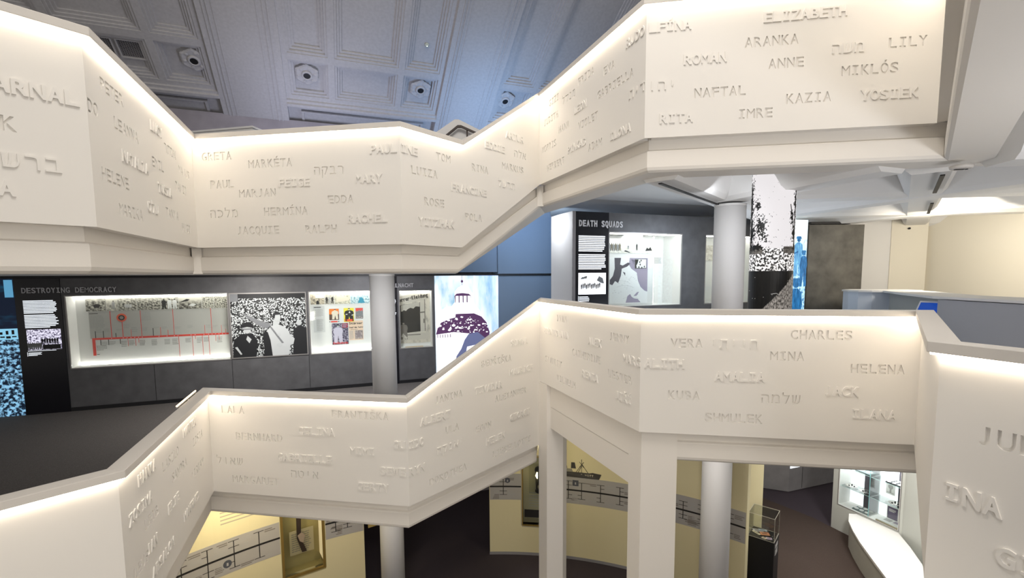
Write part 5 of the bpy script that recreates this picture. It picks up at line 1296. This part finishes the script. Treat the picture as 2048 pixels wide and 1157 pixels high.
# lettering follows the curve closely enough as one flat piece
a_mid = 101.0 - math.degrees((u + .62) / RR); org = AR_.p(u + .62, 0, .020)
lettering('JOHAN DE WITT', -.26, 1.645, .034, .040, .002, .004, mat('ship_letter', (.72, .66, .52), .6), 'ship_lettering', None, (0, 0, 0), frame(a_mid - 90, (org[0], org[1], 0)), offset=.001)
_l = bpy.data.objects['ship_lettering']; _mw = _l.matrix_world.copy(); _l.parent = t; _l.matrix_parent_inverse = t.matrix_world.inverted(); _l.matrix_world = _mw

# ------------------------------------------------------------------ brass-framed niche in the left wall
def niche(R, a0, a1, z0, z1, label, framew, back):
    am = (a0 + a1) / 2; M = frame(am - 90, (*pol(R, am), 0)); w = math.radians(a1 - a0) * R / 2 * .985; dep = .30
    t = thing('wall_niche', label, 'display case', (0, z0, 0), M); b = (0, z0, 0)
    mb = MB(back); mb.box(-w, w, z0, z1, -dep - .02, -dep); mb.box(-w - .02, -w, z0, z1, -dep, .01); mb.box(w, w + .02, z0, z1, -dep, .01); mb.box(-w, w, z0 - .02, z0, -dep, .01); mb.box(-w, w, z1, z1 + .02, -dep, .01); mb.build('niche_lining', t, b)
    mb = MB(BRASS); ring(mb, -w, w, z0, z1, framew, -.02, .012); mb.build('brass_frame', t, b)
    mb = MB(GLASS); mb.box(-w + framew, w - framew, z0 + framew, z1 - framew, -.012, -.006); mb.build('glass_pane', t, b)
    return t, M, w, b
NICH = mat('niche_olive', (.36, .30, .13), .6); NICHD = mat('niche_dark', (.03, .026, .03), .7)
t, MN, wn, nb = niche(RL, 130.8, 137.8, .63, 1.95, 'tall brass-framed glass niche with a paper sheet and dark strap, left ground floor', .035, NICH)
mb = MB(NICHD); mb.box(-wn + .04, wn - .04, 1.62, 1.92, -.30, -.285); mb.build('dark_header', t, nb)
mb = MB(mat('niche_side_glow', (.8, .7, .45), .5, emit=(.9, .7, .4), estr=.5)); mb.box(wn - .03, wn - .012, .75, 1.6, -.28, -.03); tag(mb.build('glowing_side', t, nb), 'lighter inner side of the niche, with the glow in its colour')  # inner side made lighter by its own glow, no lamp here
area('niche_lamp', MN @ Vector((.1, 1.85, -.12)), MN @ Vector((0, 1.0, -.28)), .08, 1.6, (1, .85, .55))
o = flat('paper_sheet', MN, -.17, .19, .88, 1.28, -.20, .004, mat('aged_paper', (.50, .42, .26), .7), 'aged paper sheet with dark script in the brass-framed niche', 'document', extra=lambda mb: lines(mb, -.14, .15, .92, 1.24, 9, -.20, mat_ink, words=True, fill=.35))
t = thing('strap', 'dark brown strap with a pale tag hanging in front of the paper sheet', 'strap', (-.03, .92, -.16), MN)
mb = MB(mat('strap_leather', (.05, .03, .02), .6)); mb.hexa([(-.035, .58, 0), (.035, .58, 0), (.02, .25, .01), (-.04, .25, .01)], [(-.035, .58, .012), (.035, .58, .012), (.02, .25, .022), (-.04, .25, .022)]); mb.hexa([(-.04, .25, .01), (.02, .25, .01), (.10, .0, .0), (.03, .0, .0)], [(-.04, .25, .022), (.02, .25, .022), (.10, .0, .012), (.03, .0, .012)]); mb.build('strap_body', t)
mb = MB(mat('tag_pink', (.55, .40, .30), .6)); mb.prism([(-.03, .30), (.03, .34), (.08, .28), (.05, .16), (.0, .20)], .02, .028, 'z'); mb.build('pale_tag', t)
mb = MB(mat('hanging_panel', (.40, .30, .10), .5)); mb.prism([(0, 1.15), (.16, 1.02), (.16, .82), (0, .80)], 0, .03, 'z'); o = mb.build('amber_panel', None, (0, .8, 0), frame(33, (-2.93, 4.44, .30))); tag(o, 'small amber panel jutting from behind the end of the left curved wall', 'panel')

# niche with the lamp-like silver piece in the right wall
t, MN, wn, nb = niche(RR, 89.3, 95.0, .58, 1.95, 'tall glass niche with a glowing silver piece, left of the slim pillar', .018, mat('niche_cream', (.45, .41, .30), .7))
mb = MB(NICHD); mb.box(-wn + .02, wn - .02, .60, .75, -.295, -.28); mb.build('dark_plinth', t, nb)
lines_mb = MB(INKS); lines(lines_mb, -.18, .2, .80, 1.12, 6, -.298, INKS, words=True, fill=.3); lines_mb.build('caption_text', t, nb)
MA = mat('bevelled_acrylic', (.5, .45, .3), .2)
mb = MB(ACRYL); mb.box(-.17, .25, 1.16, 1.78, -.10, -.095); mb.build('front_cover', t, nb)
mb = MB(MA); ring(mb, -.17, .25, 1.16, 1.78, .008, -.097, -.090); mb.build('cover_edge', t, nb)
t = thing('silver_lamp', 'dark and silver lamp-shaped object lit from behind in the glass niche', 'lamp', (.05, 1.18, -.19), MN)
mb = MB(BLACK); mb.lathe([(.10, 0), (.10, .02), (.04, .04), (.075, .08), (.085, .14), (.05, .20), (.03, .22)], n=24, up='y'); mb.build('base', t)
mb = MB(SILVER); mb.lathe([(.03, .22), (.085, .30), (.09, .36), (.07, .40)], n=24, up='y'); mb.lathe([(.045, .06), (.05, .12), (.045, .16)], 0, .06, n=16, up='y'); mb.build('bowl', t)
mb = MB(BLACK); mb.lathe([(.11, .42), (.10, .46), (.03, .48)], n=24, up='y')
for a in range(4): mb.tube([(.08 * math.cos(a * PI / 2 + .4), .02, .08 * math.sin(a * PI / 2 + .4)), (.10 * math.cos(a * PI / 2 + .4), .43, .10 * math.sin(a * PI / 2 + .4))], .008, 6)
mb.build('lantern_frame', t)
mb = MB(mat('lamp_glow', (1, .8, .4), .4, emit=(1.0, .80, .42), estr=16)); mb.lathe([(.012, .28), (.035, .33), (.012, .40)], -.055, .05, n=14, up='y'); mb.lathe([(.012, .28), (.035, .33), (.012, .40)], .07, .05, n=14, up='y'); tag(mb.build('flame_glow', t), 'two warm glowing bulbs')

# ------------------------------------------------------------------ pedestal with clear case
MP = frame(-30.5, (3.35, 5.35, 0))     # x along its front, z towards the viewer
t = thing('pedestal', 'black square pedestal by the pale cream pier', 'pedestal', (.2, 0, -.19), MP)
pbs = (.2, 0, -.19)
mb = MB(BLACK); mb.box(0, .395, 0, 1.0, -.375, 0); mb.build('plinth', t, pbs, bevel=.003)
mb = MB(INKS); MPs = None
for k, (y0, y1) in enumerate(((.86, .93), (.74, .84))):
    for q in range(6): mb.box(.3955, .3965, y0 + q * (y1 - y0) / 6, y0 + q * (y1 - y0) / 6 + .008, -.28, -.10 + .02 * (q % 2))
mb.build('label_text', t, pbs)
t = thing('acrylic_case', 'clear acrylic box case on top of the black pedestal', 'display case', (.2, 1.0, -.19), MP); cb = (.2, 1.0, -.19)
mb = MB(ACRYL); x0, x1, z0, z1, y0, y1, th = .004, .391, -.371, -.004, 1.001, 1.40, .005
for bx in ((x0, x1, y0, y1 - th, z1 - th, z1), (x0, x1, y0, y1 - th, z0, z0 + th), (x0, x0 + th, y0, y1 - th, z0 + th, z1 - th), (x1 - th, x1, y0, y1 - th, z0 + th, z1 - th), (x0, x1, y1 - th, y1, z0, z1)): mb.box(*bx)
mb.build('cover', t, cb)
mb = MB(mat('acrylic_edge', (.75, .72, .62), .2, spec=.8)); e = .004
for (a, c) in ((x0, z0), (x0, z1), (x1, z0), (x1, z1)): mb.box(a - e / 2, a + e / 2, y0, y1, c - e / 2, c + e / 2)
for y in (y0 + e / 2, y1 - e / 2):
    for c in (z0, z1): mb.box(x0, x1, y - e / 2, y + e / 2, c - e / 2, c + e / 2)
    for a in (x0, x1): mb.box(a - e / 2, a + e / 2, y - e / 2, y + e / 2, z0, z1)
mb.build('cover_edges', t, cb)
cards = [(.10, -.26, .16, .09, 25, (.62, .60, .62), 'grey folded banknote, farthest left in the clear case'), (.10, -.16, .15, .05, -28, (.78, .72, .52), 'pale cream paper slip at the front left of the clear case'), (.215, -.20, .14, .10, 28, (.80, .36, .18), 'orange printed banknote in the middle of the clear case'), (.30, -.10, .09, .065, 20, (.66, .55, .72), 'small lilac card at the front of the clear case'), (.235, -.06, .07, .05, -20, (.80, .66, .48), 'small tan card at the front edge of the clear case'), (.165, -.30, .13, .06, 20, (.58, .66, .74), 'pale blue slip at the back of the clear case')]
for k, (x, zz, w, hgt, rot, c, l) in enumerate(cards):
    mb = MB(mat('card_%d' % k, c, .7)); mb.box(-w / 2, w / 2, 0, .003, -hgt / 2, hgt / 2); mb.box(-w * .3, w * .25, .003, .0036, -hgt * .25, hgt * .25, mat('card_print_%d' % k, tuple(q * .55 for q in c), .7))
    o = mb.build('paper_slip', None, (0, 0, 0), None); o.matrix_world = MP @ Matrix.Translation((x, 1.002 + .0035 * (k % 3), zz)) @ Matrix.Rotation(math.radians(rot), 4, 'Y')
    tag(o, l, 'paper', 'papers in the clear case')
for k, (x, zz) in enumerate(((.33, -.20), (.355, -.15), (.37, -.22), (.33, -.035))):
    mb = MB(SILVER); mb.lathe([(.011, 0), (.011, .003)], n=14, up='y'); o = mb.build('coin'); o.matrix_world = MP @ Matrix.Translation((x, 1.002, zz))
    tag(o, ['silver coin right of the orange banknote in the clear case', 'silver coin just ahead of the other two near the case corner', 'silver coin nearest the right side of the clear case', 'silver coin at the front right corner of the clear case'][k], 'coin', 'coins in the clear case')

# ------------------------------------------------------------------ display wall with lit shelves, white bench, grey block far right
MV2 = frame(-60, (5.79, 7.79, 0))      # u 0 at the left end
SX0, SX1, SY0, SY1 = .10, 1.22, .56, 2.0
mb = MB(SAGE); 
mb.box(-.02, SX0, 0, 2.6, -.45, 0); mb.box(SX0, SX1, 0, SY0, -.45, 0); mb.box(SX0, SX1, SY1, 2.6, -.45, 0); mb.box(SX1, 1.28, 0, 2.6, -.45, 0); mb.box(SX0, SX1, SY0, SY1, -.45, -.43)
mb.v = [tuple(MV2 @ Vector(v)) for v in mb.v]; struct(mb.build('wall_right'))
pts = [(6.43, 6.68), (6.46, 6.2), (6.42, 5.7), (6.28, 5.2), (6.05, 4.7), (6.2, 4.6), (6.5, 5.1), (6.62, 5.7), (6.66, 6.3), (6.6, 6.8)]
mb = MB(SAGE); mb.prism(pts, 0, 3.2, 'z'); struct(mb.build('wall_right'))
t = thing('lit_shelf_case', 'brightly lit glass shelf case set in the wall above the white bench', 'display case', (.66, SY0, 0), MV2); vb = (.66, SY0, 0)
mb = MB(CASEW); d = -.34
mb.box(SX0, SX1, SY0, SY0 + .004, d, 0); mb.box(SX0, SX0 + .01, SY0, SY1, d, 0); mb.box(SX1 - .01, SX1, SY0, SY1, d, 0); mb.box(SX0, SX1, SY1 - .01, SY1, d, 0)
mb.box(SX0, .38, SY0, SY1, d - .01, d, mat('backlit_white', (.9, .9, .9), .5, emit=(.88, .93, 1.0), estr=.8)); mb.box(.38, .66, SY0, SY1, d - .01, d, mat('case_back_dark', (.10, .09, .11), .6)); mb.box(.66, .99, SY0, SY1, d - .01, d, bpy.data.materials['backlit_white']); mb.box(.99, SX1, SY0, SY1, d - .01, d, bpy.data.materials['case_back_dark'])
mb.build('case_interior', t, vb)
mb = MB(CASEF); ring(mb, SX0 - .012, SX1 + .012, SY0 - .012, SY1 + .012, .012, -.002, .006); mb.build('case_frame', t, vb)
mb = MB(GLASS); mb.box(.676, .684, SY0, SY1, d, -.016); mb.box(.675, .685, SY0, SY1, -.016, -.012, mat('divider_edge', (.35, .75, .80), .3)); mb.build('glass_divider', t, vb)
mb = MB(STRIP); mb.box(SX0 + .02, SX1 - .02, SY1 - .02, SY1 - .012, -.10, -.05); tag(mb.build('case_light', t, vb), 'glowing light strip of the case')
SHY = (.96, 1.36)
for k, y in enumerate(SHY):
    for a, b in ((SX0 + .012, .673), (.687, SX1 - .012)):
        mb = MB(GLASS); mb.box(a, b, y, y + .008, d + .005, -.03); mb.box(a, b, y, y + .008, -.03, -.026, GEDGE); mb.build('glass_shelf', t, vb)
mb = MB(GLASS); mb.box(SX0, SX1, SY0, SY1, -.010, -.004); mb.build('glass_pane', t, vb)
area('shelf_case_lamp', MV2 @ Vector((.66, 1.93, -.12)), MV2 @ Vector((.66, .5, -.2)), 1.0, 15, (.92, .96, 1.0), sy=.1)
def tray(u, y, zz, w, dd, nx, nz, label, dark=True, tl=0):
    t = thing('badge_tray', label, 'tray', (u, y, zz), MV2, 'trays in the lit shelf case')
    mb = MB(mat('tray_slate', (.16, .20, .21), .6) if dark else mat('tray_black', (.03, .03, .035), .5)); mb.box(-w / 2, w / 2, 0, .018, -dd / 2, dd / 2); mb.build('tray', t)
    for i in range(nx):
        for j in range(nz):
            mb = MB(PAPERW); x, z_ = -w / 2 + w * (i + .5) / nx, -dd / 2 + dd * (j + .5) / nz; rr = min(w / nx, dd / nz) * .40
            mb.lathe([(rr, .018), (rr, .026), (rr * .8, .030)], x, z_, n=16, up='y'); mb.build('badge', t)
tray(.50, SY0 + .006, -.17, .30, .24, 3, 2, 'slate tray with white round badges on the bottom of the left bay')
tray(1.06, SHY[1] + .01, -.15, .26, .22, 3, 3, 'black tray with rows of white badges on the top shelf of the right bay', False)
tray(.50, SHY[1] + .01, -.16, .28, .2, 2, 1, 'slate tray with two badges on the top shelf of the left bay')
def dishes(u, y, zz, n, label):
    t = thing('dish_group', label, 'dish', (u, y, zz), MV2, 'silver dishes on the glass shelves')
    mb = MB(SILVER); mb.lathe([(.02, 0), (.09, .008), (.11, .022), (.105, .024), (.02, .010)], n=24, up='y'); mb.build('dish', t)
    mb = MB(BLACK)
    for q in range(n): mb.lathe([(.014, .012), (.012, .03)], .05 * math.cos(q * 2.1), .05 * math.sin(q * 2.1), n=10, up='y')
    mb.build('beads', t)
dishes(.25, SHY[0] + .008, -.16, 3, 'flat silver dish on the lower shelf, left end of the left bay')
dishes(.52, SHY[0] + .008, -.16, 4, 'flat silver dish on the lower shelf, right end of the left bay')
dishes(1.05, SHY[0] + .008, -.16, 5, 'silver dish with dark beads on the lower shelf of the right bay')
def ink(mb):
    mb.disc(.86, 1.20, .045, -.333, -.331, 14, 'z', INKS, ry=.055); mb.box(.845, .875, 1.08, 1.15, -.333, -.331, INKS); mb.box(.80, .92, 1.07, 1.08, -.333, -.331, INKS)
flat('drawing_sheet', MV2, .78, .94, 1.04, 1.32, -.333, .004, PAPERW, 'pale sheet with a grey tree drawing at the back of the right bay', 'drawing', extra=ink)
t = thing('framed_booklet', 'dark booklet with pale frame standing at the back of the right bay', 'booklet', (.97, SY0 + .03, -.26), MV2); fb = (.97, SY0 + .03, -.26)
mb = MB(mat('booklet_violet', (.16, .13, .22), .5)); mb.box(.87, 1.06, SY0 + .03, .84, -.27, -.26); mb.build('cover', t, fb)
mb = MB(PAPERW); ring(mb, .865, 1.065, SY0 + .03, .85, .012, -.272, -.255); lines(mb, .90, 1.03, .74, .80, 3, -.26, PAPERW); mb.build('pale_frame', t, fb)
t = thing('open_album', 'thick open album lying flat at the bottom of the right bay', 'album', (1.02, SY0 + .006, -.14), MV2)
mb = MB(mat('album_tan', (.62, .54, .38), .7)); mb.box(-.20, .18, 0, .03, -.10, .13); mb.build('cover', t)
mb = MB(PAPERW); mb.box(-.19, .17, .03, .042, -.095, .125); mb.box(-.12, .0, .042, .043, -.06, .05, INKS); mb.box(.03, .14, .042, .043, -.07, .02, MAUVE); mb.build('pages', t)
# white crescent bench
BT = .53
inner = [(6.40, 6.72), (6.31, 6.24), (6.18, 5.72), (5.99, 5.30), (5.75, 4.9), (5.45, 4.45)]
outer = [(5.15, 4.6), (5.38, 5.24), (5.45, 5.74), (5.53, 6.28), (5.62, 6.70), (5.72, 7.05), (5.88, 7.36), (6.02, 7.36)]
t = thing('bench', 'white curved bench below the lit shelf case', 'bench', (5.8, 6.2, 0.012))
mb = MB(WHITEB); mb.prism(outer + inner, BT - .05, BT, 'z'); mb.build('seat_top', t, (5.8, 6.2, .012), bevel=.006)
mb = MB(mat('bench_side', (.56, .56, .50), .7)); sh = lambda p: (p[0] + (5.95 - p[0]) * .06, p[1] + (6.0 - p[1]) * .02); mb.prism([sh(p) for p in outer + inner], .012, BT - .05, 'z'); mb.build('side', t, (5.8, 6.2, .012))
# grey exhibition block at the far right with its lit window
t = thing('exhibition_block', 'angular grey exhibition block at the far end of the ground floor with a lit window', 'display case', (5.6, 9.5, 0)); gb = (5.6, 9.5, 0)
GB_ = mat('block_grey', (.24, .235, .24), .45, noise=.1, nscale=4); mb = MB(GB_)
mb.prism([(4.6, 9.58), (5.54, 9.35), (7.6, 10.5), (7.2, 11.4), (4.8, 11.2)], .02, 3.2, 'z'); mb.build('body', t, gb)
mb = MB(BLACK); mb.prism([(4.63, 9.62), (5.54, 9.40), (7.5, 10.5), (7.2, 11.3), (4.9, 11.1)], 0, .02, 'z'); mb.build('plinth', t, gb)
MG = frame(29.2, (5.54, 9.35, 0))
mb = MB(STRIP); mb.box(.02, .42, .60, 1.4, 0, .006, mat('lit_window', (.9, .9, .9), .4, emit=(.85, .93, 1.0), estr=1.0)); mb.box(.46, .90, .80, 1.4, 0, .006, bpy.data.materials['lit_window']); mb.v = [tuple(MG @ Vector(v)) for v in mb.v]; tag(mb.build('lit_window', t, gb), 'brightly lit window')
mb = MB(BLACK); mb.box(.435, .445, .05, 1.4, 0, .003); mb.v = [tuple(MG @ Vector(v)) for v in mb.v]; mb.build('panel_joint', t, gb)
